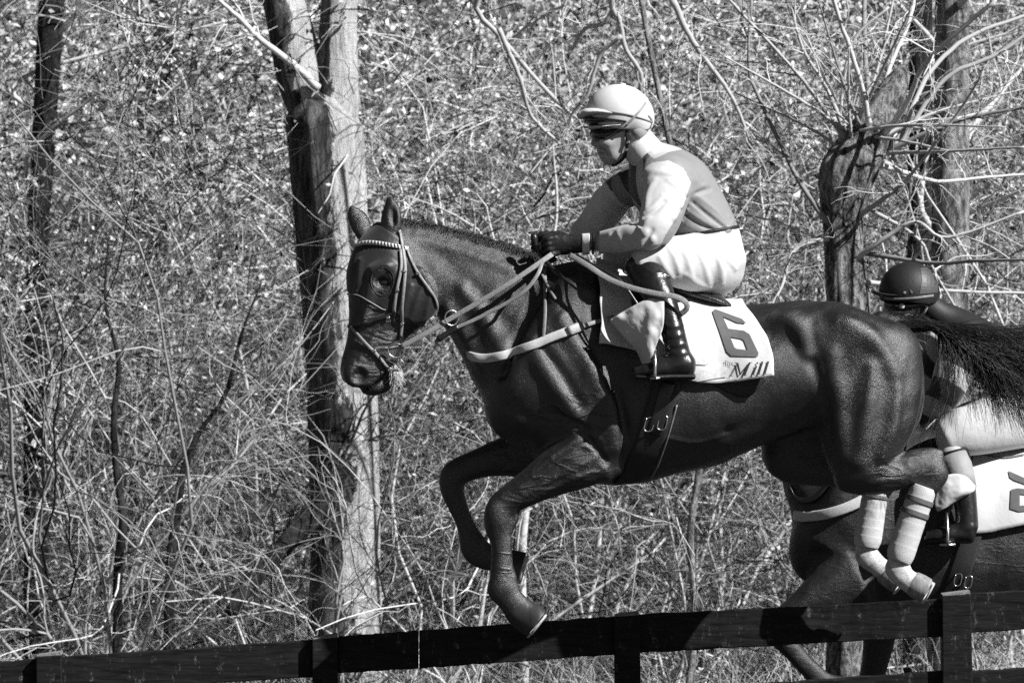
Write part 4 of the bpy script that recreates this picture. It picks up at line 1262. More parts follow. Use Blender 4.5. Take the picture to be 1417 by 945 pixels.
poly_sheet('number', [z7([(868, 222), (885, 207), (905, 210), (1085, 275), (1112, 302), (1112, 308), (1052, 304), (945, 258), (985, 345), (1100, 360), (1140, 385), (1205, 520), (1200, 545), (1180, 548), (1010, 540), (975, 510)]),
                       z7([(1000, 405), (1080, 418), (1100, 430), (1127, 500), (1045, 490), (1030, 480)])], surfc, 0.0045, M_print_grey, cloth1, 4)
def quad_stroke(a, b, w0, w1):
    return [(a[0] - w0, a[1]), (a[0] + w0, a[1]), (b[0] + w1, b[1]), (b[0] - w1, b[1])]
letters = {'letter_m': [quad_stroke((1056, 594), (1006, 684), 3, 3), quad_stroke((1052, 592), (1074, 676), 9, 6), quad_stroke((1138, 592), (1072, 678), 3, 3), quad_stroke((1140, 592), (1104, 680), 8, 8),
                        [(1034, 590), (1058, 590), (1058, 595), (1034, 595)], [(990, 684), (1018, 684), (1018, 688), (990, 688)], [(1136, 588), (1160, 588), (1158, 593), (1136, 593)], [(1088, 679), (1120, 679), (1120, 683), (1088, 683)]],
           'letter_i': [quad_stroke((1190, 616), (1166, 676), 6.5, 6.5), [(1176, 613), (1196, 613), (1194, 618), (1176, 618)], [(1154, 675), (1180, 675), (1180, 679), (1154, 679)], [(1192, 588), (1204, 587), (1202, 599), (1190, 600)]],
           'letter_l': [quad_stroke((1234, 586), (1206, 673), 6.5, 6.5), [(1222, 583), (1240, 582), (1238, 588), (1222, 589)], [(1195, 672), (1220, 671), (1220, 675), (1195, 676)]],
           'letter_l.001': [quad_stroke((1276, 584), (1250, 671), 6.5, 6.5), [(1264, 581), (1282, 580), (1280, 586), (1264, 587)], [(1239, 670), (1264, 669), (1264, 673), (1239, 674)]]}
for nm, polys in letters.items():
    objs = [poly_sheet(nm.split('.')[0], [z7(p)], surfc, 0.0045 + 0.0002 * k, M_print_dark, None, 3) for k, p in enumerate(polys)]
    bm = bmesh.new()
    for o in objs:
        bm.from_mesh(o.data); bpy.data.objects.remove(o)
    me = bpy.data.meshes.new('letter'); bm.to_mesh(me); bm.free()
    link(nm.split('.')[0], me, M_print_dark, cloth1)
small = [quad_stroke((966, 578), (964, 604), 2, 2), [(958, 576), (976, 576), (976, 580), (958, 580)], quad_stroke((984, 576), (981, 606), 2, 2), quad_stroke((998, 588), (995, 608), 2, 2), [(983, 588), (998, 588), (998, 591), (983, 591)],
         quad_stroke((1010, 590), (1008, 608), 2, 2), [(1009, 588), (1022, 588), (1022, 591), (1009, 591)], [(1009, 597), (1020, 597), (1020, 600), (1009, 600)], [(1008, 606), (1021, 606), (1021, 609), (1008, 609)]]
bm = bmesh.new()
for k, p in enumerate(small):
    o = poly_sheet('word', [z7(p)], surfc, 0.0045 + 0.0002 * k, M_print_grey, None, 3); bm.from_mesh(o.data); bpy.data.objects.remove(o)
me = bpy.data.meshes.new('small_word'); bm.to_mesh(me); bm.free(); link('small_word', me, M_print_grey, cloth1)
# printed landscape, faint
M_print_pale = simple('pale_grey_print', 0.60, 0.8, 0.25, 70, 0.1)
poly_sheet('printed_picture', [z7([(700, 700), (720, 655), (800, 640), (860, 655), (905, 625), (960, 612), (985, 640), (975, 690), (880, 705), (780, 722), (705, 730)])], surfc, 0.0042, M_print_pale, cloth1, 4)
poly_sheet('printed_picture', [z7([(735, 575), (800, 560), (850, 590), (820, 606), (745, 602)])], surfc, 0.0042, M_print_pale, cloth1, 4)

# --- the front corner of the number cloth, turned back over the rider's leg
def patch(name, rows, mat, parent, thick=0.002, crumple=0.006, n=26, seed=1):
    """rows of (u, v, Y); a crumpled sheet through them"""
    G = np.array([spline(np.array([P(*q) for q in r]), n) for r in rows])
    G = np.array([spline(G[:, j], n) for j in range(n)]).transpose(1, 0, 2)
    V = G.reshape(-1, 3).copy()
    for i, p in enumerate(V):
        V[i, 1] += crumple * (mnoise.noise(Vector(p) * 22 + Vector((seed, 0, 0))) + .6 * abs(mnoise.noise(Vector(p) * 40)))
    i, j = np.meshgrid(np.arange(n - 1), np.arange(n - 1), indexing='ij')
    F = np.stack([i * n + j, i * n + j + 1, (i + 1) * n + j + 1, (i + 1) * n + j], -1).reshape(-1, 4)
    o = link(name, np_mesh(name, V, F), mat, parent)
    m = o.modifiers.new('solid', 'SOLIDIFY'); m.thickness = thick; m.offset = 0
    return o
patch('turned_corner', [[(843, 443, -.30), (868, 428, -.325), (897, 414, -.355), (919, 416, -.365)], [(856, 458, -.31), (877, 448, -.345), (900, 440, -.375), (919, 436, -.385)],
                        [(868, 472, -.315), (882, 468, -.35), (899, 465, -.385), (917, 455, -.39)], [(881, 486, -.325), (888, 487, -.355), (897, 486, -.38), (909, 476, -.39)], [(890, 507, -.34), (893, 507, -.355), (896, 507, -.37), (899, 504, -.375)]],
      M_white_cloth, cloth1, crumple=0.010, seed=4)

# --- saddle
saddle = empty('saddle', P(950, 405, 0), 'small black racing saddle under the jockey on the leading horse', 'saddle')
f = Field(P(850, 440, 0) + np.array((0, -.26, 0)), P(1030, 345, 0) + np.array((0, .26, 0)), .006)
f.tube([C(868, 376, 0, 13, .06), C(895, 388, 0, 12, .10), C(930, 399, 0, 12, .13), C(965, 409, 0, 11, .15), C(992, 417, 0, 9, .15), C(1010, 424, 0, 4, .13)], k=.01, cap=.5)
f.tube([C(905, 384, 0, 8, .06), C(940, 392, 0, 8, .10), C(975, 404, 0, 9, .12), C(992, 411, 0, 9, .12)], k=.02)
V, Q = f.mesh(); link('seat', np_mesh('seat', V, Q), M_leather, saddle)
for s in (-1, 1):
    mb = MB(); pts = np.array([P(905, 388, s * .13), P(902, 405, s * .22), P(905, 430, s * .275), P(910, 455, s * .31)]); pts = spline(pts, 14)
    nr = np.repeat(np.array([(0, s * 1., .25)]), 14, 0); nr[0] = (0, s * .5, .8)
    Vr, Fr = ribbon(pts, nr, np.linspace(.14, .17, 14), .006); mb.add(Vr, Fr); mb.build('flap', M_leather, saddle)
    mb = MB(); pts = spline(np.array([P(905, 395, s * .20), P(903, 430, s * .295), P(902, 460, s * .325), P(904, 487, s * .345)]), 14)
    Vr, Fr = ribbon(pts, np.repeat(np.array([(-.1, s * 1., 0.1)]), 14, 0), .022, .004); mb.add(Vr, Fr); mb.build('stirrup_leather', M_leather, saddle)
    # stirrup iron: arch and tread round the foot
    cc = P(906, 500, s * .345)
    yy = np.array([.058, .060, .052, .03, 0, -.03, -.052, -.060, -.058]) ; zz = np.array([-.062, -.035, .0, .03, .042, .03, 0., -.035, -.062])
    arc = np.stack([np.full(9, cc[0]) + np.linspace(.0, .0, 9), cc[1] + yy, cc[2] + zz], 1)
    mb = MB(); mb.sweep(spline(arc, 26), 0.006, 7); mb.box(cc + np.array((0, 0, -.062)), .035, .124, .008)
    mb.build('stirrup_iron', M_steel, saddle)
surf_all = Surf((V1, Q1), (Vc, Fc))
# girth: two webs round the barrel behind the elbow
mb = MB()
o, pts, nr = strap('girth', [(930, 500), (921, 540), (910, 575), (897, 615), (882, 648), (866, 671)], 0.105, 0.006, M_web_dark, saddle, surf1, 0.006, 40, mirror=0.0)
o, pts, nr = strap('girth_binding', [(937, 560), (928, 590), (914, 630), (898, 662)], 0.006, 0.006, M_leather_tan, o, surf1, 0.009, 30)
for u, v in ((898, 585), (916, 583)):
    p, n = surf1.hit(u, v); R_ = .020
    fr = np.array([P(u + a * 5, v + b_ * 8, 0) for a, b_ in ((-1.2, -1), (.8, -1), (.2, 1), (-1.8, 1), (-1.2, -1))]); fr[:, 1] = p[1] - .016
    mb = MB(); mb.sweep(spline(fr, 30), .0028, 6); mb.build('girth_buckle', M_steel, saddle)
strap('surcingle', [(926, 528), (915, 565), (905, 600)], 0.05, 0.004, M_leather, saddle, surf1, 0.0135, 16)

# --- breast girth
bg_ = empty('breast_girth', P(700, 490, -.2), 'pale breast girth strapped across the leading horse\'s chest', 'strap')
strap('chest_band', [(806, 452), (780, 461), (745, 475), (705, 490), (675, 496), (660, 495), (650, 491), (646, 489)], 0.033, 0.006, M_web_pale, bg_, surf1, 0.006, 40, guess=0.0, mirror=0.0)
strap('side_strap', [(848, 440), (826, 446), (802, 453)], 0.016, 0.004, M_leather_tan, bg_, surf_all, 0.012, 12)
strap('buckle_tab', [(806, 451), (786, 459)], 0.036, 0.004, M_leather_tan, bg_, surf1, 0.013, 8)
strap('neck_strap', [(753, 372), (756, 405), (755, 440), (752, 474)], 0.013, 0.004, M_leather_tan, bg_, surf1, 0.008, 20)
strap('neck_strap', [(747, 378), (758, 395), (770, 416)], 0.010, 0.004, M_leather_tan, bg_, surf1, 0.012, 14)

# --- hood
fh = Field(P(460, 560, 0) + np.array((0, -.25, 0)), P(640, 290, 0) + np.array((0, .16, 0)), 0.0055)
gq = .006
fh.tube([PR(519, 311, 572, 350, -.01, .075), PR(496, 336, 592, 382, -.02, .092), PR(482, 374, 602, 418, -.035, .098), PR(482, 405, 588, 447, -.045, .084), PR(483, 440, 560, 470, -.055, .068), PR(479, 476, 549, 500, -.065, .060)], k=.02, n=6, cap=.42, grow=gq)
fh.ell(P(574, 408, -.105), (L(34), .028, L(38)), 0.03, grow=gq); fh.ell(P(528, 372, -.118), (L(17), .022, L(9)), 0.018, rot=15, grow=gq)
fh.tube([C(524, 376, -.115, 9, .02), C(512, 410, -.122, 6, .016), C(503, 448, -.118, 4, .012)], k=0.02, grow=gq)
for pth in ([(590, 385), (575, 420), (565, 450)], [(597, 400), (590, 430), (575, 455)], [(568, 395), (560, 425), (556, 445)], [(500, 360), (497, 385), (492, 405)]):
    fh.tube([[surf1.hit(u, v)[0] + np.array((0, -.004, 0)), None, .006, .006, 0] for u, v in pth], k=.016)
def cutline(F, a, b, Y=-.1):
    """drop what lies below / right of the line a-b as seen"""
    pa, pb = P(*a, Y), P(*b, Y); d = pb - pa
    n = np.array((-d[2], 0, d[0])); n = -n if n[2] > 0 else n
    F.halfspace(pa, n, 0.003)
cutline(fh, (476, 402), (540, 432))
pa = P(558, 305, 0); pb = P(612, 432, 0); d = pb - pa; fh.halfspace(pa, np.array((-d[2], 0, d[0])) * (1 if -d[2] > 0 else -1), .003)
fh.ell(P(529, 389, -.15), (L(15.5), .06, L(20)), .004, sub=True); fh.ell(P(529, 388, .09), (L(17), .06, L(22)), .004, sub=True)
V, Q = fh.mesh(); Vh, Qh = relax(V, Q, 1), Q
hood = link('blinker_hood', np_mesh('hood', Vh, Qh), M_hood)
tag(hood, 'black cloth hood with an open eye hole over the leading horse\'s face', 'hood')
surfh = Surf((V1, Q1), (Vh, Qh))
hood_edge, _, _ = strap('eye_hole_binding', [(529 + 16 * math.cos(a), 389 + 20.5 * math.sin(a)) for a in np.linspace(0, 6.28, 24)], .004, .002, M_web_dark, hood, surfh, .001, 40)
strap('lower_binding', [(482, 407), (495, 408), (515, 419), (534, 429)], .005, .004, M_leather_tan, hood, surfh, .003, 20)

# --- bridle
bridle = empty('bridle', P(540, 400, -.1), 'leather bridle with a pale braided browband on the leading horse\'s head', 'bridle')
o, pb_, nb_ = strap('browband', [(492, 341), (504, 337), (520, 337), (545, 341), (564, 345)], .016, .006, M_web_pale, bridle, surfh, .004, 36)
for i in range(2, 34, 2):
    mb = MB(); t = pb_[i + 1] - pb_[i - 1]; t /= np.linalg.norm(t); w = np.cross(t, nb_[i]); w /= np.linalg.norm(w)
    mb.sweep(np.array([pb_[i] + nb_[i] * .006 - w * .007 - t * .003, pb_[i] + nb_[i] * .009, pb_[i] + nb_[i] * .006 + w * .007 + t * .003]), .0022, 5)
    mb.build('braid', M_tape, o)
strap('headpiece', [(551, 318), (555, 335), (559, 360), (561, 378)], .013, .004, M_leather_tan, bridle, surfh, .006, 16)
strap('cheekpiece', [(561, 374), (559, 400), (557, 425), (556, 448), (553, 466)], .012, .005, M_leather_tan, bridle, surfh, .005, 24)
strap('hood_cheek_strap', [(553, 346), (555, 372), (550, 398), (547, 418), (545, 436)], .011, .004, M_leather_tan, bridle, surfh, .007, 22)
strap('throat_lash', [(562, 345), (570, 365), (582, 384), (596, 404), (604, 420), (603, 437)], .010, .004, M_leather_tan, bridle, surfh, .006, 24)
strap('noseband', [(484, 452), (497, 449), (518, 443), (538, 436), (548, 430)], .013, .005, M_leather, bridle, surfh, .006, 24)
strap('lower_noseband', [(487, 452), (495, 462), (508, 477), (522, 492), (533, 506), (540, 517)], .012, .005, M_leather_tan, bridle, surfh, .006, 26)
for u, v in ((559, 377), (550, 402), (556, 447), (517, 486), (537, 440), (578, 380)):
    p, n = surfh.hit(u, v); mb = MB(); mb.box(p + n * .012, .014, .006, .011); mb.build('keeper', M_steel, bridle, bevel=.002)
bitc = P(548, 485, -.15)
ring('bit_ring', bitc, .026, .0032, M_steel, bridle, (0.1, -1, 0), sx=1.15)
mb = MB(); mb.sweep(spline(np.array([P(553, 496, -.155), P(560, 505, -.15), P(545, 503, -.15), P(535, 497, -.14)]), 12), .0028, 6); mb.build('bit_cheek', M_steel, bridle)
lr = np.random.default_rng(3)
def tuft(i):
    a = lr.normal(size=6); u, v = 546 + a[0] * 2.5, 515 + a[1] * 4
    return np.array([P(u - 1, v, -.125), P(u + 2 + a[2] * 2, v + 4 + a[3] * 2, -.132 + a[4] * .006), P(u + 4 + a[2] * 4, v + 9 + a[3] * 4, -.125 + a[5] * .012)]), .0011
strands('mouth_tuft', tuft, 420, M_lather, horse1, K=5)

# reins
reins = empty('reins', P(700, 395, -.2), 'long leather reins from the bit to the jockey\'s hands on the leading horse', 'reins')
def free_strap(name, pts3, w, th, mat, parent, nrm=(0, -1, .25), n=36):
    p = spline(np.array([P(*q) for q in pts3]), n); nn_ = np.repeat(np.array([nrm], float), n, 0)
    mb = MB(); V, F = ribbon(p, nn_, w, th); mb.add(V, F); return mb.build(name, mat, parent)
free_strap('near_rein', [(553, 481, -.155), (590, 461, -.165), (625, 440, -.165), (670, 414, -.175), (710, 389, -.18), (748, 363, -.16), (764, 352, -.13)], .019, .0035, M_rein, reins)
free_strap('far_rein', [(520, 470, .05), (600, 430, .11), (680, 372, .14), (745, 350, .13), (770, 345, .11)], .021, .007, M_rein, reins, (0, 1, .25))
free_strap('lower_rein', [(602, 474, -.165), (622, 458, -.17), (660, 441, -.178), (700, 420, -.19), (728, 401, -.20), (744, 380, -.19), (750, 364, -.16)], .014, .003, M_leather_tan, reins)
free_strap('rein_stop', [(606, 470, -.17), (620, 461, -.172), (634, 452, -.174)], .022, .012, M_leather, reins, n=10)
free_strap('rein_end', [(788, 353, -.17), (812, 367, -.25), (842, 386, -.29), (872, 398, -.33), (905, 406, -.36), (935, 411, -.375), (949, 419, -.375), (950, 428, -.37), (940, 436, -.36)], .021, .004, M_rein, reins, n=50)
free_strap('rein_end', [(798, 353, -.16), (830, 372, -.26), (858, 388, -.30), (885, 425, -.32), (893, 432, -.325)], .009, .004, M_leather, reins, n=30)
ring('martingale_ring', P(625, 440, -.168), .028, .003, M_steel, reins, (0.35, -1, 0), sx=.95)

# --- hind leg wraps
def wrap(rows, Y, stripes, label):
    s = spline(np.array([np.append(P(u, v, Y), L(r, Y)) for u, v, r in rows]), 60)
    t = np.linspace(0, 1, 60)
    r = s[:, 3] * (1 + .016 * (1 - (t * 6.3) % 1.0) ** 2)
    mb = MB(); mb.sweep(s[:, :3], r, 28)
    o = mb.build('leg_wrap', M_bandage); tag(o, label, 'leg wrap', 'white hind leg wraps')
    for a in stripes:
        i = int(a * 59); mb = MB(); ss = s[i - 2:i + 3]
        ss = spline(ss, 8); mb.sweep(ss[:, :3], ss[:, 3] * 1.06 + .001, 28); mb.build('tape', M_tape, o)
    return o
wrap([(1279, 673, 16.5), (1275, 684, 18.5), (1262, 720, 19), (1250, 755, 19.5), (1246, 768, 19), (1243, 776, 16.5)], -.155, (.20, .36), 'white wrap with two grey tapes on the near hind leg')
wrap([(1212, 681, 16.5), (1210, 690, 18), (1206, 715, 18.5), (1202, 740, 19), (1200, 750, 18.5), (1199, 757, 16)], .155, (.08,), 'white wrap on the far hind leg behind the striped wrap')
# ================================================================== jockeys
def tone_mat(name, rough=0.55, spec=0.4, bstr=0.25, sheen=0.15):
    m, nt, b = new_mat(name)
    a = nt.nodes.new('ShaderNodeAttribute'); a.attribute_name = 'tone'
    vec = coords(nt)
    mul = nt.nodes.new('ShaderNodeMixRGB'); mul.blend_type = 'MULTIPLY'; mul.inputs['Fac'].default_value = 1
    nt.links.new(a.outputs['Fac'], mul.inputs['Color1'])
    nt.links.new(ramp(nt, noise(nt, vec, 35, 4), [(0.3, 0.92), (0.7, 1.0)]), mul.inputs['Color2'])
    nt.links.new(mul.outputs['Color'], b.inputs['Base Color'])
    b.inputs['Roughness'].default_value = rough
    b.inputs['Specular IOR Level'].default_value = spec
    b.inputs['Sheen Weight'].default_value = sheen
    n1 = node(nt, 'ShaderNodeBump'); n1.inputs['Strength'].default_value = bstr; n1.inputs['Distance'].default_value = 0.012
    nt.links.new(noise(nt, coords(nt, (1, 1, 1), (0, 0.7, 0)), 13, 3, 0.5, 0.8), n1.inputs['Height'])
    n2 = node(nt, 'ShaderNodeBump'); n2.inputs['Strength'].default_value = 0.12; n2.inputs['Distance'].default_value = 0.001
    nt.links.new(noise(nt, vec, 700, 2), n2.inputs['Height']); nt.links.new(n1.outputs['Normal'], n2.inputs['Normal'])
    nt.links.new(n2.outputs['Normal'], b.inputs['Normal'])
    return m
M_silk = tone_mat('racing_silk')
M_breech = simple('white_breeches', 0.62, 0.7, 0.03, 14, 0.3, 16, bdist=0.012)
M_skin = simple('skin', 0.5, 0.5, 0.12, 40, 0.2, 160, bdist=0.002)
M_helmet_white = simple('white_helmet_cover', 0.68, 0.55, 0.03, 20, 0.2, 18, bdist=0.006)
M_helmet_grey = simple('grey_band', 0.28, 0.55, 0.1, 20, 0.1)
M_glossy = simple('dark_lens', 0.006, 0.06, 0.2, 10, 0.0, spec=0.8, coat=0.6)
M_black = simple('black_cloth', 0.014, 0.6, 0.3, 60, 0.25, 90)
M_boot = simple('boot_leather', 0.012, 0.30, 0.5, 30, 0.45, 22, spec=0.6, bdist=0.008, coat=0.0)
M_glove = simple('black_glove', 0.012, 0.5, 0.4, 60, 0.5, 60, bdist=0.006)
M_grey_cloth = simple('grey_cloth', 0.3, 0.7, 0.1, 20, 0.3, 18, bdist=0.01)

def fold(F, surf, path, r=.006, k=.018, sink=0.3, sub=False):
    st = []
    for u, v in spline(np.array(path, float), 9):
        p, n = surf.hit(u, v); st.append([p - n * r * sink, None, r, r, 0])
    rr = np.sin(np.linspace(.25, math.pi - .25, 9))
    for s_i, q in zip(st, rr): s_i[2] = s_i[3] = r * (.35 + .65 * q)
    F.tube(st, k=k, sub=sub, cap=.5, n=2)

def out(name, F, mat, parent, it=1, tone=None, extra=None):
    V, Q = F.mesh(); V = relax(V, Q, it)
    me = np_mesh(name, V, Q)
    if tone is not None:
        u, v = UV(V); attr(me, 'tone', tone(u, v, V))
    return link(name, me, mat, parent), V, Q

def inside(poly, u, v):
    poly = np.array(poly, float); r = np.zeros(len(u), bool)
    j = len(poly) - 1
    for i in range(len(poly)):
        xi, yi = poly[i]; xj, yj = poly[j]
        c = ((yi > v) != (yj > v)) & (u < (xj - xi) * (v - yi) / (yj - yi + 1e-9) + xi)
        r ^= c; j = i
    return r

# ---- leading jockey
YAW = (-.42, .907, 0)
NEAR_ARM = [C(927, 246, -.165, 33, .066), C(922, 272, -.215, 30, .060), C(912, 305, -.265, 27, .054), C(900, 328, -.275, 22, .050), C(886, 331, -.27, 20, .048), C(868, 331, -.24, 18.5, .044), C(845, 334, -.19, 15.5, .038), C(822, 337, -.135, 12.5, .031), C(806, 338, -.11, 12, .029)]
FAR_ARM = [C(856, 262, .19, 25, .06), C(842, 284, .225, 24, .055), C(826, 305, .245, 22, .05), C(812, 318, .24, 18, .046), C(797, 330, .19, 15, .038), C(778, 341, .13, 12, .03)]
def j_torso(F, g=0):
    F.tube([C(990, 364, 0, 36, .150), C(976, 325, -.005, 43, .140), C(950, 287, -.01, 51, .150), C(926, 255, -.015, 53, .165), C(908, 232, -.02, 42, .135), C(893, 213, -.03, 25, .075)], k=.03, wdir=YAW, grow=g, cap=.6)
    F.ell(P(992, 372, 0), (L(36), .165, L(35)), .03, grow=g)
    F.ell(P(922, 246, -.14), (L(36), .075, L(32)), .05, grow=g); F.ell(P(868, 258, .155), (L(30), .075, L(28)), .05, grow=g)
def j_arms(F, g=0):
    F.tube(NEAR_ARM, k=.03, grow=g, cap=.5); F.tube(FAR_ARM, k=.03, grow=g, cap=.5)
def j_thighs(F, g=0):
    F.tube([C(990, 370, -.075, 38, .095), C(955, 364, -.14, 36, .088), C(918, 360, -.19, 31, .076), C(888, 361, -.215, 25, .062)], k=.03, grow=g)
    F.tube([C(990, 370, .075, 38, .095), C(935, 362, .14, 36, .088), C(885, 358, .19, 28, .076), C(848, 362, .21, 20, .058)], k=.03, grow=g)
def j_shin(F, s, g=0, foot=True):
    d = 0 if s < 0 else -14
    F.tube([C(884 + d, 362, s * .215, 20, .052), C(895 + d, 378, s * .25, 22, .055), C(908 + d, 402, s * .285, 21, .05), C(922 + d, 432, s * .315, 17, .044), C(932 + d, 462, s * .335, 14.5, .039), C(938 + d, 486, s * .343, 14.5, .038), C(942 + d, 502, s * .345, 16, .038)], k=.02, grow=g, cap=.6)
    if foot: F.tube([C(952 + d, 508, s * .345, 13.5, .036), C(935 + d, 507, s * .346, 14, .038), C(915 + d, 509, s * .347, 12.5, .043), C(897 + d, 513, s * .346, 10, .043), C(881 + d, 516, s * .342, 7, .033)], k=.022, grow=g, cap=.7)
def j_neck_head(F, g=0):
    F.tube([C(895, 216, -.03, 24, .068), C(884, 203, -.03, 20, .060), C(873, 188, -.03, 22, .062)], k=.03, grow=g)
    F.ell(P(863, 166, -.03), (L(40), .076, L(37)), .03, rot=-12, grow=g)
    F.ell(P(850, 192, -.03), (L(25), .066, L(33)), .025, rot=-14, grow=g)
    F.ell(P(846, 212, -.03), (L(16), .050, L(16)), .02, grow=g)           # jaw
    F.ell(P(842, 221, -.03), (L(7.5), .022, L(6.5)), .014, grow=g)        # chin
    F.tube([C(826, 181, -.03, 4, .012), C(823.5, 192, -.03, 4.5, .012), C(822, 200, -.03, 5, .015)], k=.012, grow=g)   # nose
    F.ell(P(824, 201, -.043), (L(4), .008, L(3)), .006, grow=g)
    F.ell(P(832.5, 209.5, -.03), (L(5), .022, L(2.2)), .006, grow=g); F.ell(P(833.5, 214, -.03), (L(5), .020, L(2.4)), .006, grow=g)   # lips
    F.tube([C(827, 212, -.045, .8, .02), C(834, 212.5, -.062, .9, .016), C(841, 214, -.072, .6, .01)], k=.004, sub=True)   # mouth
    F.tube([C(830, 203, -.06, 1, .012), C(838, 209, -.078, 1.2, .012), C(842, 216, -.08, 1, .01)], k=.010, sub=True)      # cheek fold
    F.ell(P(838, 196, -.085), (L(9), .012, L(6)), .02, grow=g)            # cheekbone
    F.ell(P(832, 186, -.075), (L(6), .012, L(3.5)), .008, sub=True)        # eye socket
    F.ell(P(875, 184, -.098), (L(6), .010, L(9)), .008, grow=g)           # ear
def finger(F, pts, r, g=0):
    F.tube([[np.array(p), None, r_, r_, 0] for p, r_ in zip(pts, r)], k=.004, grow=g, cap=.9, n=4)
def j_hand(F, s, g=0):
    """closed fist on the rein: palm, four curled fingers of unequal length, thumb on top"""
    w = P(804, 338, s * .112) if s < 0 else P(777, 341, .125)
    dx = 0 if s < 0 else -14
    y0 = s * .10
    F.tube([[w, None, L(11.5), .027, 0], [P(790 + dx, 338, s * .105), None, L(13), .024, 0], [P(776 + dx, 338, s * .105), None, L(14.5), .021, 0], [P(766 + dx, 338, s * .106), None, L(13), .018, 0]], k=.01, grow=g)
    for i, (v, l) in enumerate(((329, .9), (336, 1.0), (343, .95), (350, .8))):
        u = 765 + dx + i * 1.2
        finger(F, [P(u + 3, v, s * .112), P(u - 9 * l, v + 3, s * .116), P(u - 14 * l, v + 8, s * .098), P(u - 9 * l, v + 11, s * .072), P(u - 1, v + 9, s * .066)], [.0105, .0105, .010, .0092, .008], g)
    finger(F, [P(786 + dx, 330, s * .085), P(774 + dx, 324.5, s * .075), P(762 + dx, 326, s * .075), P(753 + dx, 331, s * .082)], [.013, .012, .011, .009], g)

jk1 = empty('person', P(950, 520, 0), 'jockey in a white helmet crouching with pale sleeves on the leading horse', 'person')
lo, hi = P(735, 535, 0) + np.array((0, -.47, 0)), P(1045, 105, 0) + np.array((0, .47, 0))
fb = Field(lo, hi, .0058); gb = -.009
j_torso(fb, gb); j_arms(fb, gb); j_thighs(fb, gb); j_shin(fb, -1, gb); j_shin(fb, 1, gb); j_neck_head(fb, 0); j_hand(fb, -1, -.003); j_hand(fb, 1, -.003)
bodyj, Vb, Qb = out('body', fb, M_skin, jk1)
# silks
lo2, hi2 = P(768, 375, 0) + np.array((0, -.36, 0)), P(1040, 175, 0) + np.array((0, .34, 0))
fj = Field(lo2, hi2, .0048)
j_torso(fj, .004); j_arms(fj, .005)
V, Q = fj.mesh(); sj = Surf((V, Q))
Z2 = lambda pts: [(720 + x / 3.5, 90 + y / 3.5) for x, y in pts]
for pth in ([(790, 650), (880, 700), (960, 760), (1010, 800)], [(800, 615), (850, 600), (890, 590)], [(770, 680), (850, 740), (930, 790)], [(860, 640), (940, 700), (1000, 760)], [(1040, 720), (1020, 770), (1000, 805)], [(745, 740), (830, 790), (900, 815)],
            [(620, 740), (600, 790), (640, 840)], [(560, 750), (590, 800), (640, 850)], [(650, 560), (620, 620), (612, 690)], [(610, 560), (640, 530), (680, 510)], [(690, 640), (640, 690), (600, 720)], [(430, 830), (410, 870), (395, 900)], [(470, 810), (490, 860), (520, 890)], [(400, 700), (420, 760), (380, 800)], [(720, 560), (770, 600), (780, 640)]):
    fold(fj, sj, Z2(pth), .0052, .020, .85)
for pth in ([(800, 640), (900, 720), (990, 790)], [(780, 705), (870, 770), (950, 805)], [(700, 660), (650, 710), (600, 735)], [(640, 800), (610, 850), (600, 880)], [(850, 620), (900, 605), (920, 600)]):
    fold(fj, sj, Z2(pth), .005, .014, -.1, sub=True)
# hem at the waist, cuffs and neckline
a, b_ = P(1030, 318, 0), P(915, 334, 0)
d = b_ - a; fj.halfspace((a + b_) / 2 + np.array((0, 0, -.012)), np.array((.18, 0, -1.)), .003)
fj.halfspace(P(826, 337, -.13), P(806, 338, -.11) - P(845, 334, -.19), .003) if False else None
s_ = fj.sl(P(700, 400, 0) + np.array((0, -.5, 0)), P(826, 300, 0) + np.array((0, .0, 0))); fj.F[s_] = np.maximum(fj.F[s_], .01)
s_ = fj.sl(P(700, 400, 0) + np.array((0, 0, 0)), P(788, 300, 0) + np.array((0, .5, 0))); fj.F[s_] = np.maximum(fj.F[s_], .01)
fj.halfspace(P(891, 209, -.03), np.array((-.62, 0, .78)), .003)
na = np.array([c[0] for c in NEAR_ARM]); fa = np.array([c[0] for c in FAR_ARM])
def pdist(V, poly):
    best = np.full(len(V), 9.)
    for i in range(len(poly) - 1):
        a, b = poly[i], poly[i + 1]; t = np.clip(((V - a) @ (b - a)) / ((b - a) @ (b - a)), 0, 1)
        best = np.minimum(best, np.linalg.norm(V - a - t[:, None] * (b - a), axis=1))
    return best
yoke = Z2([(612, 425), (640, 385), (700, 352), (800, 362), (870, 402), (800, 405), (720, 422), (650, 455)])
darkband = Z2([(560, 470), (600, 395), (650, 345), (720, 335), (705, 352), (640, 385), (612, 425), (640, 455), (610, 470), (600, 520), (590, 560)])
chest = Z2([(440, 470), (540, 470), (620, 420), (650, 480), (610, 500), (596, 600), (590, 740), (560, 740), (470, 610)])
chest_stripe = Z2([(436, 480), (460, 488), (500, 590), (590, 700), (588, 745), (478, 655)])
epaulet = Z2([(385, 525), (418, 485), (455, 560), (478, 640), (440, 610)])
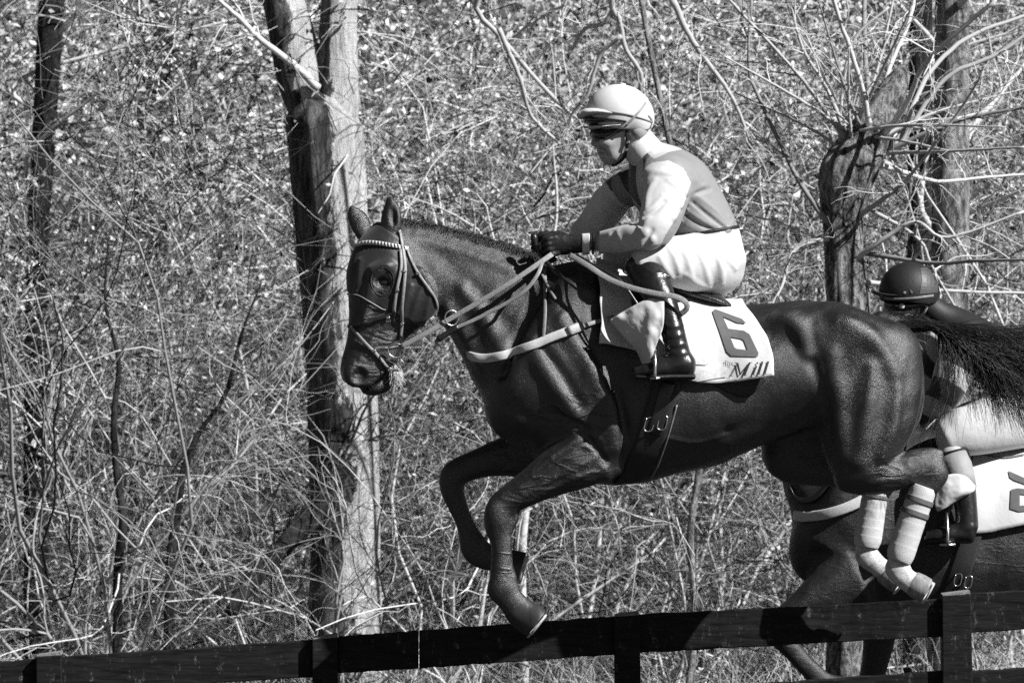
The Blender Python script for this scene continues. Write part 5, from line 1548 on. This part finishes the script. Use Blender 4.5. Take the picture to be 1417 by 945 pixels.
def jacket_tone(u, v, V):
    t = np.full(len(V), .26)
    t[inside(yoke, u, v) & (V[:, 1] < .02)] = .56
    t[inside(darkband, u, v)] = .07
    t[inside(chest, u, v) & (u < 893)] = .055
    t[inside(chest_stripe, u, v)] = .34
    dn = pdist(V, na[1:]); df = pdist(V, fa)
    arm_n = (inside(Z2([(596, 505), (640, 472), (720, 462), (790, 500), (826, 570), (790, 680), (700, 830), (640, 960), (300, 960), (300, 800), (560, 740), (594, 700)]), u, v) & (V[:, 1] < -.10)) | ((u < 890) & (V[:, 1] < -.08))
    t[arm_n] = .58
    far = (df < .095) & (V[:, 1] > .06)
    t[far] = .75  # far sleeve toned paler than the near one to offset its shade
    t[inside(epaulet, u, v) & far] = .05
    t[(u < 832) & (V[:, 1] > .05)] = .8
    return t
out('silks', fj, M_silk, jk1, 1, jacket_tone)
# collar
f = Field(P(840, 245, 0) + np.array((0, -.16, 0)), P(915, 170, 0) + np.array((0, .10, 0)), .004)
f.tube([C(899, 220, -.03, 27, .078), C(890, 209, -.03, 26, .076), C(881, 197, -.03, 25, .072)], k=0, cap=.06)
out('collar', f, M_helmet_white, jk1)
# breeches
f = Field(P(835, 420, 0) + np.array((0, -.33, 0)), P(1040, 300, 0) + np.array((0, .33, 0)), .005)
j_torso(f, .006); j_thighs(f, .007)
V, Q = f.mesh(); sb = Surf((V, Q)); Z3 = lambda pts: [(640 + x / 2.487, 320 + y / 2.487) for x, y in pts]
for pth in ([(700, 40), (730, 90), (745, 140)], [(750, 40), (775, 100), (790, 160)], [(800, 50), (830, 110), (850, 180)], [(860, 60), (890, 120), (895, 180)], [(680, 90), (700, 130), (720, 160)], [(770, 150), (810, 180), (850, 195)], [(900, 90), (925, 110), (940, 130)]):
    fold(f, sb, Z3(pth), .005, .018, .5)
f.halfspace(P(970, 321, 0), np.array((-.18, 0, 1.)), .003)
s_ = f.sl(P(820, 430, 0) + np.array((0, -.5, 0)), P(869, 300, 0) + np.array((0, 0, 0))); f.F[s_] = np.maximum(f.F[s_], .01)
out('breeches', f, M_breech, jk1)
# waistband
f = Field(P(900, 360, 0) + np.array((0, -.24, 0)), P(1045, 290, 0) + np.array((0, .24, 0)), .004)
j_torso(f, .0105); f.halfspace(P(970, 326, 0) + np.array((0, 0, .0)), np.array((.18, 0, -1.)), .002); f.halfspace(P(970, 321, 0), np.array((-.18, 0, 1.)), .002)
out('waistband', f, M_black, jk1)
# boots, gloves
for s in (-1, 1):
    f = Field(P(835, 540, 0) + np.array((0, -.46 if s < 0 else .14, 0)), P(985, 335, 0) + np.array((0, -.14 if s < 0 else .46, 0)), .0045)
    j_shin(f, s, .005)
    if s < 0:
        V, Q = f.mesh(); sf = Surf((V, Q))
        for pth in ([(918, 448), (930, 452), (945, 450)], [(918, 460), (930, 465), (946, 462)], [(918, 472), (932, 478), (948, 476)], [(920, 484), (935, 490), (952, 488)], [(908, 497), (920, 492), (930, 486)], [(893, 372), (905, 378), (922, 376)]):
            fold(f, sf, pth, .0035, .012, .75)
    a = P(868, 352, s * .2); f.halfspace(P(886, 353, s * .2), P(878, 338, s * .2) - P(893, 372, s * .23), .003)
    bo, Vbo, Qbo = out('boot', f, M_boot, jk1)
    d = 0 if s < 0 else -14
    f = Field(P(865 + d, 540, 0) + np.array((0, s * .345 - .07, 0)), P(980 + d, 500, 0) + np.array((0, s * .345 + .07, 0)), .004)
    f.tube([C(960 + d, 521, s * .345, 4.5, .040), C(930 + d, 521, s * .347, 4.5, .042), C(905 + d, 522, s * .348, 4.5, .050), C(880 + d, 521, s * .344, 4.5, .038)], k=0, cap=.6)
    out('sole', f, M_black, bo)
    f = Field(P(725, 375, 0) + np.array((0, .02 if s > 0 else -.19, 0)), P(822, 312, 0) + np.array((0, .19 if s > 0 else -.02, 0)), .0032)
    j_hand(f, s, .0015)
    gl, _, _ = out('glove', f, M_glove, jk1)
f = Field(P(795, 360, 0) + np.array((0, -.22, 0)), P(832, 315, 0) + np.array((0, -.03, 0)), .003)
f.tube(NEAR_ARM[-3:], k=0, grow=.007, cap=.1, n=8)
s_ = f.sl(P(816.5, 370, 0) + np.array((0, -.4, 0)), P(840, 300, 0) + np.array((0, .1, 0))); f.F[s_] = np.maximum(f.F[s_], .01)
s_ = f.sl(P(780, 370, 0) + np.array((0, -.4, 0)), P(800, 300, 0) + np.array((0, .1, 0))); f.F[s_] = np.maximum(f.F[s_], .01)
out('cuff', f, M_helmet_white, jk1)
f = Field(P(812, 360, 0) + np.array((0, -.24, 0)), P(832, 315, 0) + np.array((0, -.03, 0)), .003)
f.tube(NEAR_ARM[-3:], k=0, grow=.0085, cap=.1, n=8)
s_ = f.sl(P(823, 370, 0) + np.array((0, -.4, 0)), P(850, 300, 0) + np.array((0, .1, 0))); f.F[s_] = np.maximum(f.F[s_], .01)
s_ = f.sl(P(780, 370, 0) + np.array((0, -.4, 0)), P(816.5, 300, 0) + np.array((0, .1, 0))); f.F[s_] = np.maximum(f.F[s_], .01)
out('wrist_band', f, M_black, jk1)
# helmet, visor, bands
f = Field(P(785, 200, 0) + np.array((0, -.19, 0)), P(915, 105, 0) + np.array((0, .13, 0)), .0038)
f.ell(P(857, 158, -.03), (L(46.5), .108, L(41)), .0, rot=-8)
f.ell(P(880, 166, -.03), (L(24), .095, L(26)), .02)
f.ell(P(852, 188, -.03), (L(64), .092, L(22)), .010, rot=-6, sub=True)
f.halfspace(P(850, 172, -.03), np.array((.16, 0, -1.)), .003) if False else None
helm, Vhe, Qhe = out('helmet', f, M_helmet_white, jk1)
sh = Surf((Vhe, Qhe))
f = Field(P(785, 185, 0) + np.array((0, -.16, 0)), P(870, 140, 0) + np.array((0, .10, 0)), .0034)
f.tube([C(846, 158, -.03, 7, .110), C(828, 156, -.03, 7, .104), C(812, 157, -.03, 7, .086), C(803, 160, -.03, 5.5, .055)], k=.005, cap=.9)
out('visor', f, M_helmet_white, helm)
f = Field(P(795, 190, 0) + np.array((0, -.18, 0)), P(885, 150, 0) + np.array((0, .12, 0)), .0034)
f.tube([C(810, 166, -.03, 6, .055), C(817, 167, -.03, 7, .082), C(834, 167.5, -.03, 6, .106), C(852, 168.5, -.03, 5, .114), C(866, 170, -.03, 3.5, .113)], k=.004, cap=.6)
out('raised_goggles', f, M_glossy, jk1)
strap('helmet_band', [(830, 152), (845, 155), (865, 158), (885, 163), (902, 169)], .006, .003, M_helmet_grey, helm, sh, .001, 30)
strap('goggle_strap', [(866, 174), (876, 164), (886, 153), (893, 143)], .009, .003, M_helmet_grey, helm, sh, .002, 20)
strap('crown_seam', [(897, 160), (902, 168), (899, 178)], .008, .003, M_helmet_grey, helm, sh, .001, 12)
mb = MB(); mb.sweep(np.array([P(861, 119, -.03), P(862, 115.5, -.03)]), .012, 12); mb.build('crown_button', M_helmet_white, helm)
# pale rim under the raised goggles
f = Field(P(800, 190, 0) + np.array((0, -.17, 0)), P(885, 160, 0) + np.array((0, .11, 0)), .003)
f.tube([C(816, 176.5, -.03, 3.4, .05), C(822, 177, -.03, 3.4, .080), C(838, 176, -.03, 3.2, .103), C(858, 174.5, -.03, 2.6, .110)], k=0, cap=.6)
out('goggle_rim', f, M_helmet_white, jk1)
# dark glasses
f = Field(P(805, 210, 0) + np.array((0, -.16, 0)), P(880, 163, 0) + np.array((0, .10, 0)), .003)
f.tube([C(818, 184, -.03, 5, .030), C(823, 187, -.03, 8.5, .062), C(835, 188, -.03, 10.5, .084), C(848, 184, -.03, 7, .089), C(864, 179, -.03, 3.5, .090)], k=.0, cap=.5)
out('dark_glasses', f, M_glossy, jk1)
sB = Surf((Vb, Qb))
# helmet skirt over the ear and chin strap
f = Field(P(858, 205, 0) + np.array((0, -.16, 0)), P(908, 160, 0) + np.array((0, .08, 0)), .004)
f.ell(P(880, 182, -.03), (L(17), .086, L(18)), .01, rot=-20)
out('ear_cover', f, M_grey_cloth, helm)
sB2 = Surf((Vb, Qb), f.mesh())
strap('chin_strap', [(867, 174), (867.5, 188), (868, 198), (867, 208), (862, 218), (853, 226), (846, 228)], .011, .004, M_black, helm, sB2, .004, 30)
for u, v in ((869, 196), (867, 206)):
    p, n = sB2.hit(u, v); mb = MB(); mb.box(p + n * .009, .013, .005, .010); mb.build('strap_buckle', M_steel, helm, bevel=.0015)
# whip
whip = MB(); whip.sweep(spline(np.array([P(738, 323, -.085), P(741, 338, -.088), P(748, 352, -.092), P(765, 372, -.13), P(800, 402, -.235)]), 30), np.concatenate([[.0075, .0135, .0135, .011], np.full(10, .0085), np.linspace(.008, .004, 16)]), 10)
wh = whip.build('riding_whip', M_leather); tag(wh, 'black riding whip with a knob end held in the leading jockey\'s fist', 'whip')

# ---- trailing jockey
YJ = Y2
jk2 = empty('person', P(1400, 700, YJ), 'jockey in a black helmet with striped sleeves behind the leading horse\'s tail', 'person')
NA2 = [C(1340, 476, YJ - .19, 30, .065), C(1322, 510, YJ - .25, 27, .056), C(1306, 545, YJ - .26, 22, .048), C(1282, 566, YJ - .2, 17, .04), C(1258, 582, YJ - .12, 12, .03)]
FA2 = [C(1312, 476, YJ + .19, 28, .06), C(1295, 515, YJ + .25, 25, .052), C(1282, 548, YJ + .25, 20, .046), C(1255, 575, YJ + .12, 12, .03)]
def k_torso(F, g=0):
    F.tube([C(1452, 560, YJ, 40, .15), C(1432, 520, YJ, 42, .14), C(1400, 500, YJ, 42, .15), C(1362, 486, YJ, 40, .165), C(1332, 468, YJ, 32, .13), C(1312, 447, YJ, 21, .07)], k=.03, grow=g)
    F.ell(P(1340, 480, YJ - .14), (.08, .07, .07), .05, grow=g); F.ell(P(1335, 480, YJ + .14), (.08, .07, .07), .05, grow=g)
    F.ell(P(1455, 572, YJ), (.10, .16, .095), .03, grow=g)
def k_thigh(F, g=0):
    F.tube([C(1455, 570, YJ - .08, 40, .095), C(1400, 578, YJ - .17, 41, .09), C(1345, 592, YJ - .23, 36, .078), C(1312, 606, YJ - .25, 25, .062)], k=.03, grow=g)
    F.tube([C(1455, 570, YJ + .08, 40, .095), C(1400, 578, YJ + .17, 41, .09), C(1345, 592, YJ + .23, 34, .078), C(1312, 606, YJ + .25, 25, .062)], k=.03, grow=g)
def k_shin(F, s, g=0):
    y_ = YJ + s * .27
    F.tube([C(1312, 606, YJ + s * .25, 20, .052), C(1322, 640, YJ + s * .30, 20, .054), C(1332, 675, YJ + s * .34, 16, .047), C(1337, 705, YJ + s * .36, 13.5, .04), C(1338, 728, YJ + s * .37, 14, .038)], k=.02, grow=g)
    F.tube([C(1342, 738, YJ + s * .37, 12, .036), C(1322, 738, YJ + s * .37, 12, .038), C(1300, 741, YJ + s * .37, 9, .042), C(1280, 744, YJ + s * .365, 6, .032)], k=.02, grow=g)
def k_head(F, g=0):
    F.tube([C(1312, 446, YJ, 22, .065), C(1290, 430, YJ - .01, 18, .058), C(1275, 415, YJ - .02, 20, .06)], k=.03, grow=g)
    F.ell(P(1262, 400, YJ - .03), (L(36), .076, L(34)), .03, grow=g); F.ell(P(1250, 425, YJ - .04), (L(24), .066, L(28)), .02, grow=g)
    F.tube([C(1230, 418, YJ - .05, 4, .012), C(1226, 431, YJ - .055, 5, .015)], k=.012, grow=g); F.ell(P(1240, 446, YJ - .04), (L(10), .03, L(8)), .015, grow=g)
def k_hand(F, s, g=0):
    u0 = 1250
    F.tube([C(1262, 580, YJ + s * .125, 12, .028), C(1248, 584, YJ + s * .10, 13, .022), C(1240, 586, YJ + s * .10, 11, .018)], k=.01, grow=g)
    for i, (v, l) in enumerate(((578, .9), (584, 1.), (590, .95), (596, .8))):
        finger(F, [P(1242, v, YJ + s * .108), P(1242 - 9 * l, v + 3, YJ + s * .11), P(1242 - 13 * l, v + 7, YJ + s * .09), P(1242 - 7 * l, v + 9, YJ + s * .07)], [.011, .0105, .010, .009], g)
    finger(F, [P(1254, 576, YJ + s * .085), P(1244, 571, YJ + s * .08), P(1234, 573, YJ + s * .085)], [.013, .012, .010], g)
lo, hi = P(1190, 770, YJ) + np.array((0, -.46, 0)), P(1520, 350, YJ) + np.array((0, .46, 0))
f = Field(lo, hi, .009)
k_torso(f, -.009); f.tube(NA2, k=.03, grow=-.008); f.tube(FA2, k=.03, grow=-.008); k_thigh(f, -.009); k_shin(f, -1, -.008); k_shin(f, 1, -.008); k_head(f); k_hand(f, -1, -.002); k_hand(f, 1, -.002)
_, Vb2, Qb2 = out('body', f, M_skin, jk2)
f = Field(P(1235, 620, YJ) + np.array((0, -.38, 0)), P(1510, 420, YJ) + np.array((0, .38, 0)), .006)
k_torso(f, .004); f.tube(NA2, k=.03, grow=.005); f.tube(FA2, k=.03, grow=.005)
f.halfspace(P(1432, 545, YJ), np.array((.25, 0, -1.)), .003, f.sl(P(1375, 640, YJ) + np.array((0, -1, 0)), P(1600, 400, YJ) + np.array((0, 1, 0))))
f.halfspace(P(1312, 447, YJ), np.array((-.8, 0, .6)), .003) if False else None
s_ = f.sl(P(1200, 640, YJ) + np.array((0, -.5, 0)), P(1266, 540, YJ) + np.array((0, .5, 0))); f.F[s_] = np.maximum(f.F[s_], .01)
n2 = np.array([c[0] for c in NA2]); f2 = np.array([c[0] for c in FA2])
def tone2(u, v, V):
    t = np.full(len(V), .03)
    for ax in (n2, f2):
        d_ = pdist(V, ax); L_ = np.linalg.norm(V - ax[0], axis=1)
        m = (d_ < .085) & (L_ > .04) & (np.sin((L_ - .035) / .060 * math.pi * 1.0) > 0.05)
        m &= ((V[:, 1] < YJ - .1) | (V[:, 1] > YJ + .1))
        t[m] = .55
    return t
out('silks', f, M_silk, jk2, 1, tone2)
f = Field(P(1285, 640, YJ) + np.array((0, -.36, 0)), P(1520, 500, YJ) + np.array((0, .36, 0)), .0065)
k_torso(f, .006); k_thigh(f, .008); f.halfspace(P(1432, 535, YJ), np.array((-.25, 0, 1.)), .003)
out('breeches', f, M_breech, jk2)
for s in (-1, 1):
    f = Field(P(1270, 760, YJ) + np.array((0, -.46 if s < 0 else .16, 0)), P(1365, 590, YJ) + np.array((0, -.16 if s < 0 else .46, 0)), .006)
    k_shin(f, s, .006); f.halfspace(P(1318, 622, YJ + s * .27), np.array((-.25, 0, 1.)), .003)
    bo, _, _ = out('boot', f, M_boot, jk2)
    f = Field(P(1215, 615, YJ) + np.array((0, -.18 if s < 0 else .02, 0)), P(1275, 560, YJ) + np.array((0, -.02 if s < 0 else .18, 0)), .0045)
    k_hand(f, s, .0015); out('glove', f, M_glove, jk2)
# boot-top bands of pale cloth
mb = MB(); mb.sweep(np.array([P(1318, 632, YJ - .295), P(1323, 645, YJ - .307), P(1329, 662, YJ - .327), P(1333, 677, YJ - .343)]), np.array([L(22), L(22.5), L(21), L(19)]) * 1.05, 24); mb.build('boot_top', M_grey_cloth, jk2)
f = Field(P(1245, 520, YJ) + np.array((0, -.2, 0)), P(1372, 395, YJ) + np.array((0, .17, 0)), .005)
f.tube([C(1352, 474, YJ, 34, .15), C(1332, 460, YJ, 31, .12), C(1312, 445, YJ, 25, .08), C(1292, 431, YJ - .01, 20, .066), C(1276, 416, YJ - .02, 21, .072)], k=0, cap=.2); out('neck_cover', f, M_black, jk2)
# helmet
f = Field(P(1200, 440, YJ) + np.array((0, -.2, 0)), P(1320, 345, YJ) + np.array((0, .14, 0)), .0045)
f.ell(P(1258, 404, YJ - .03), (L(45), .11, L(45)), 0, rot=-3); f.ell(P(1257, 432, YJ - .03), (L(70), .16, L(17)), .004, rot=-4, sub=True)
h2o, Vk, Qk = out('helmet', f, M_black, jk2)
sk = Surf((Vk, Qk))
f = Field(P(1195, 430, YJ) + np.array((0, -.16, 0)), P(1260, 390, YJ) + np.array((0, .1, 0)), .004)
f.tube([C(1240, 409, YJ - .03, 3.5, .10), C(1222, 408, YJ - .035, 3, .085), C(1208, 404, YJ - .035, 2.5, .05)], k=.003, cap=.8); out('peak', f, M_black, h2o)
strap('helmet_band', [(1216, 409), (1235, 414), (1260, 413), (1285, 410), (1301, 407)], .010, .003, M_leather_tan, h2o, sk, .001, 26)
M_panel = simple('grey_helmet_panel', .07, .5, .2, 30, .15)
poly_sheet('side_panel', [[(1272, 361), (1290, 370), (1300, 386), (1302, 404), (1284, 406), (1272, 407), (1276, 388)]], sk, .002, M_panel, h2o, 5)
f = Field(P(1210, 450, YJ) + np.array((0, -.16, 0)), P(1290, 400, YJ) + np.array((0, .1, 0)), .004)
f.tube([C(1225, 420, YJ - .04, 7, .045), C(1234, 423, YJ - .04, 10, .07), C(1252, 424, YJ - .04, 11, .082), C(1268, 422, YJ - .035, 7, .082), C(1284, 420, YJ - .03, 5, .084)], k=0, cap=.5); out('goggles', f, M_glossy, jk2)
_, Vg, Qg = None, *f.mesh()
sg_ = Surf((Vg, Qg))
p, n = sg_.hit(1248, 424); mb = MB(); mb.sweep(np.array([p - n * .002, p + n * .003]), .011, 18); mb.build('lens_reflection', M_bandage, jk2)  # white disc standing in for a bright reflection on the lens
sB3 = Surf((Vb2, Qb2))
strap('chin_strap', [(1272, 415), (1270, 428), (1264, 440), (1255, 449)], .012, .004, M_leather_tan, h2o, sB3, .006, 18)
strap('chin_strap', [(1284, 418), (1278, 432), (1266, 442)], .010, .004, M_web_pale, h2o, sB3, .006, 14)

# ---- tack of the trailing horse
cl2 = empty('saddle_cloth', P(1390, 680, Y2), 'white saddle cloth with a partly seen grey number on the trailing horse', 'saddle cloth')
_, Vc2, Fc2 = cloth_sheet('cloth', [(1338, 606), (1370, 611), (1410, 616), (1470, 614), (1510, 614)], [(1340, 738), (1365, 738), (1400, 730), (1450, 722), (1520, 712)], surf2, .022, M_white_cloth, cl2, Y2, ns=40, nt=24,
                          wave=lambda s, t: .004 + .004 * math.sin(8 * s + 4 * t) * t)
sc2 = Surf((Vc2, Fc2))
poly_sheet('number', [[(1395, 652), (1402, 655), (1420, 663), (1440, 668), (1440, 676), (1420, 671), (1403, 665), (1397, 661)]], sc2, .0045, M_print_grey, cl2, 5)
poly_sheet('number', [[(1399, 678), (1408, 676), (1450, 680), (1450, 705), (1410, 708), (1398, 704)], [(1411, 684), (1440, 687), (1440, 698), (1411, 700)]], sc2, .0045, M_print_grey, cl2, 5)
strap('edge_binding', [(1344, 640), (1350, 625), (1364, 630), (1390, 634), (1417, 630)], .008, .003, M_tape, cl2, sc2, .004, 24)
patch('turned_corner', [[(1296, 665, Y2 - .40), (1315, 656, Y2 - .42), (1335, 658, Y2 - .42), (1350, 672, Y2 - .40)], [(1296, 680, Y2 - .41), (1312, 678, Y2 - .435), (1330, 679, Y2 - .44), (1347, 680, Y2 - .41)],
                        [(1293, 695, Y2 - .41), (1306, 695, Y2 - .43), (1318, 693, Y2 - .43), (1332, 688, Y2 - .41)], [(1297, 708, Y2 - .41), (1302, 706, Y2 - .42), (1308, 703, Y2 - .42), (1314, 699, Y2 - .41)]], M_white_cloth, cl2, crumple=.005, seed=9)
sd2 = empty('saddle', P(1400, 600, Y2), 'small dark racing saddle with its girth on the trailing horse', 'saddle')
f = Field(P(1300, 650, Y2) + np.array((0, -.24, 0)), P(1480, 570, Y2) + np.array((0, .24, 0)), .009)
f.tube([C(1325, 598, Y2, 10, .07), C(1365, 604, Y2, 11, .12), C(1410, 608, Y2, 11, .15), C(1445, 607, Y2, 8, .14)], k=.01); out('seat', f, M_leather, sd2)
strap('girth', [(1345, 735), (1336, 770), (1322, 810), (1306, 850), (1292, 872)], .085, .006, M_web_dark, sd2, surf2, .006, 30, guess=Y2 - .1, mirror=Y2)
for u, v in ((1318, 797), (1332, 800)):
    p, n = surf2.hit(u, v); fr = np.array([P(u + a * 4, v + b__ * 7, Y2) for a, b__ in ((-1, -1), (1, -1), (.5, 1), (-1.5, 1), (-1, -1))]); fr[:, 1] = p[1] - .016
    mb = MB(); mb.sweep(spline(fr, 24), .0028, 6); mb.build('girth_buckle', M_steel, sd2)
for s in (-1, 1):
    cc = P(1310, 732, Y2 + s * .37)
    yy = np.array([.058, .060, .052, .03, 0, -.03, -.052, -.060, -.058]); zz = np.array([-.06, -.035, .0, .04, .065, .04, 0., -.035, -.06])
    arc = np.stack([np.full(9, cc[0]), cc[1] + yy, cc[2] + zz], 1)
    mb = MB(); mb.sweep(spline(arc, 26), .006, 7); mb.box(cc + np.array((0, 0, -.06)), .06, .124, .01); mb.build('stirrup_iron', M_steel, sd2)
    mb = MB(); pts = spline(np.array([P(1345, 612, Y2 + s * .16), P(1330, 650, Y2 + s * .31), P(1318, 690, Y2 + s * .355), P(1310, 712, Y2 + s * .37)]), 14)
    Vr, Fr = ribbon(pts, np.repeat(np.array([(-.1, s * 1., .1)]), 14, 0), .022, .004); mb.add(Vr, Fr); mb.build('stirrup_leather', M_leather, sd2)
bg2 = empty('breast_girth', P(1150, 700, Y2 - .2), 'white breast girth across the trailing horse\'s chest', 'strap')
strap('chest_band', [(1240, 660), (1190, 694), (1150, 710), (1115, 716), (1100, 712)], .042, .006, M_web_pale, bg2, surf2, .008, 34, guess=Y2, mirror=Y2)
br2 = empty('bridle', P(1040, 520, Y2), 'dark leather bridle and reins on the trailing horse', 'bridle')
strap('cheekpiece', [(1072, 480), (1050, 520), (1020, 570)], .015, .005, M_leather, br2, surf2, .005, 16, guess=Y2)
strap('noseband', [(990, 556), (1006, 572), (1026, 580)], .015, .005, M_leather, br2, surf2, .005, 12, guess=Y2)
strap('neck_strap', [(1092, 672), (1104, 692), (1128, 690), (1150, 668)], .026, .005, M_leather, br2, surf2, .006, 16, guess=Y2)
for s in (-1, 1):
    free_strap('rein', [(1012, 590, Y2 + s * .06), (1100, 610, Y2 + s * .16), (1190, 600, Y2 + s * .18), (1236, 590, Y2 + s * .10)], .018, .006, M_rein, br2)
# ================================================================== fence
def fence_mat():
    m, nt, b = new_mat('black_painted_timber')
    vec = coords(nt, (1.2, 6, 9))
    grain = noise(nt, vec, 7, 7, 0.65, 0.4)
    vec2 = coords(nt)
    wear = noise(nt, coords(nt, (1, 1, 0.45)), 26, 9, 0.85)
    mx = nt.nodes.new('ShaderNodeMixRGB')
    nt.links.new(ramp(nt, wear, [(0.57, 0.0), (0.66, 1.0)]), mx.inputs['Fac'])
    nt.links.new(ramp(nt, grain, [(0.3, 0.004), (0.75, 0.026)]), mx.inputs['Color1'])
    nt.links.new(ramp(nt, grain, [(0.35, 0.03), (0.7, 0.30)]), mx.inputs['Color2'])
    nt.links.new(mx.outputs['Color'], b.inputs['Base Color'])
    b.inputs['Roughness'].default_value = 0.55
    b.inputs['Specular IOR Level'].default_value = 0.12
    bump(nt, b, grain, 0.5, 0.006)
    return m
M_fence = fence_mat()
M_lit_top = simple('lit_post_top', 0.22, 0.85, 0.5, 60, 0.6, 120)
YF = 0.36
fence = empty('timber_fence', (0, YF, 0), 'black painted timber post and rail fence across the foreground', 'fence')
frng = np.random.default_rng(8)
def plank(name, quad, y0, y1, parent, mat=None, cuts=26):
    """board seen as a quad in the photo (top-left, top-right, bottom-right, bottom-left), y0..y1 thick, edges uneven"""
    tl, tr, br, bl = [np.array(q, float) for q in quad]
    V = []; F = []
    for i in range(cuts + 1):
        t = i / cuts
        top = tl * (1 - t) + tr * t; bot = bl * (1 - t) + br * t
        top = top + (0, frng.normal() * .5); bot = bot + (0, frng.normal() * .4)
        for (q, y_, e) in ((top, y0, 0), (top, y1, 0), (bot, y1, 0), (bot, y0, 0)):
            V.append(P(q[0], q[1], YF) + np.array((0, y_ - 0, 0)))
    for i in range(cuts):
        for a in range(4):
            b_ = (a + 1) % 4
            F.append((i * 4 + a, i * 4 + b_, (i + 1) * 4 + b_, (i + 1) * 4 + a))
    F.append((3, 2, 1, 0)); F.append(tuple(cuts * 4 + a for a in range(4)))
    V = np.array(V); V[:, 1] = V[:, 1]
    mb = MB(); mb.add(V, F)
    return mb.build(name, mat or M_fence, parent, smooth=False, bevel=.004)
posts = [(-320, 938), (69, 908), (450, 884), (867, 853), (1322, 824), (1760, 797)]
tops = {0: 930, 1: 906, 2: 882, 3: 851}
def rail(u0, v0, u1, v1, h0, h1):
    return plank('rail', [(u0, v0), (u1, v1), (u1, v1 + h1), (u0, v0 + h0)], -.02, .02, fence)
rail(-330, 940, 60, 911, 52, 52)
rail(80, 908, 432, 885, 51, 51)
rail(468, 880, 579.2, 872, 51, 52); rail(580.2, 872, 852, 852, 52, 53)
rail(882, 850, 1304, 828, 53, 52)
rail(1340, 821, 1760, 796, 54, 54)
for (a, b_) in ((0, 1), (1, 2), (2, 3), (3, 4), (4, 5)):
    (ua, va), (ub, vb) = posts[a], posts[b_]
    for dv in (104, 202):
        rail(ua + 16, va + dv, ub - 16, vb + dv - 1, 50, 50)
for u, v in posts:
    x, _, _ = P(u, v, YF); g = float(ground_z(x, YF))
    vb = float(UV(np.array((x, YF, g - .3)))[1])
    w = 17.5 if u < 1300 else 20
    o = plank('post', [(u - w, v - 1), (u + w, v - 3), (u + w + 3 + (4 if u > 800 else 0), vb), (u - w + 3, vb)], -.055, .05, fence, cuts=8)
    # slanting cap, the sunlit look of the top put into its colour
    c = P(u, v, YF)
    mb = MB(); a = P(u - w + 1, v - 1, YF); e = P(u + w - 1, v - 3, YF)
    Vq = [(a[0], YF - .05, a[2]), (e[0], YF - .05, e[2]), (e[0], YF + .045, e[2]), (a[0], YF + .045, a[2]), (a[0], YF - .05, a[2] + .004), (e[0], YF - .05, e[2] + .012), (e[0], YF + .045, e[2] + .014), (a[0], YF + .045, a[2] + .006)]
    mb.add(Vq, [(0, 3, 2, 1), (4, 5, 6, 7), (0, 1, 5, 4), (1, 2, 6, 5), (2, 3, 7, 6), (3, 0, 4, 7)]); mb.build('post_cap', M_lit_top, o, smooth=False)
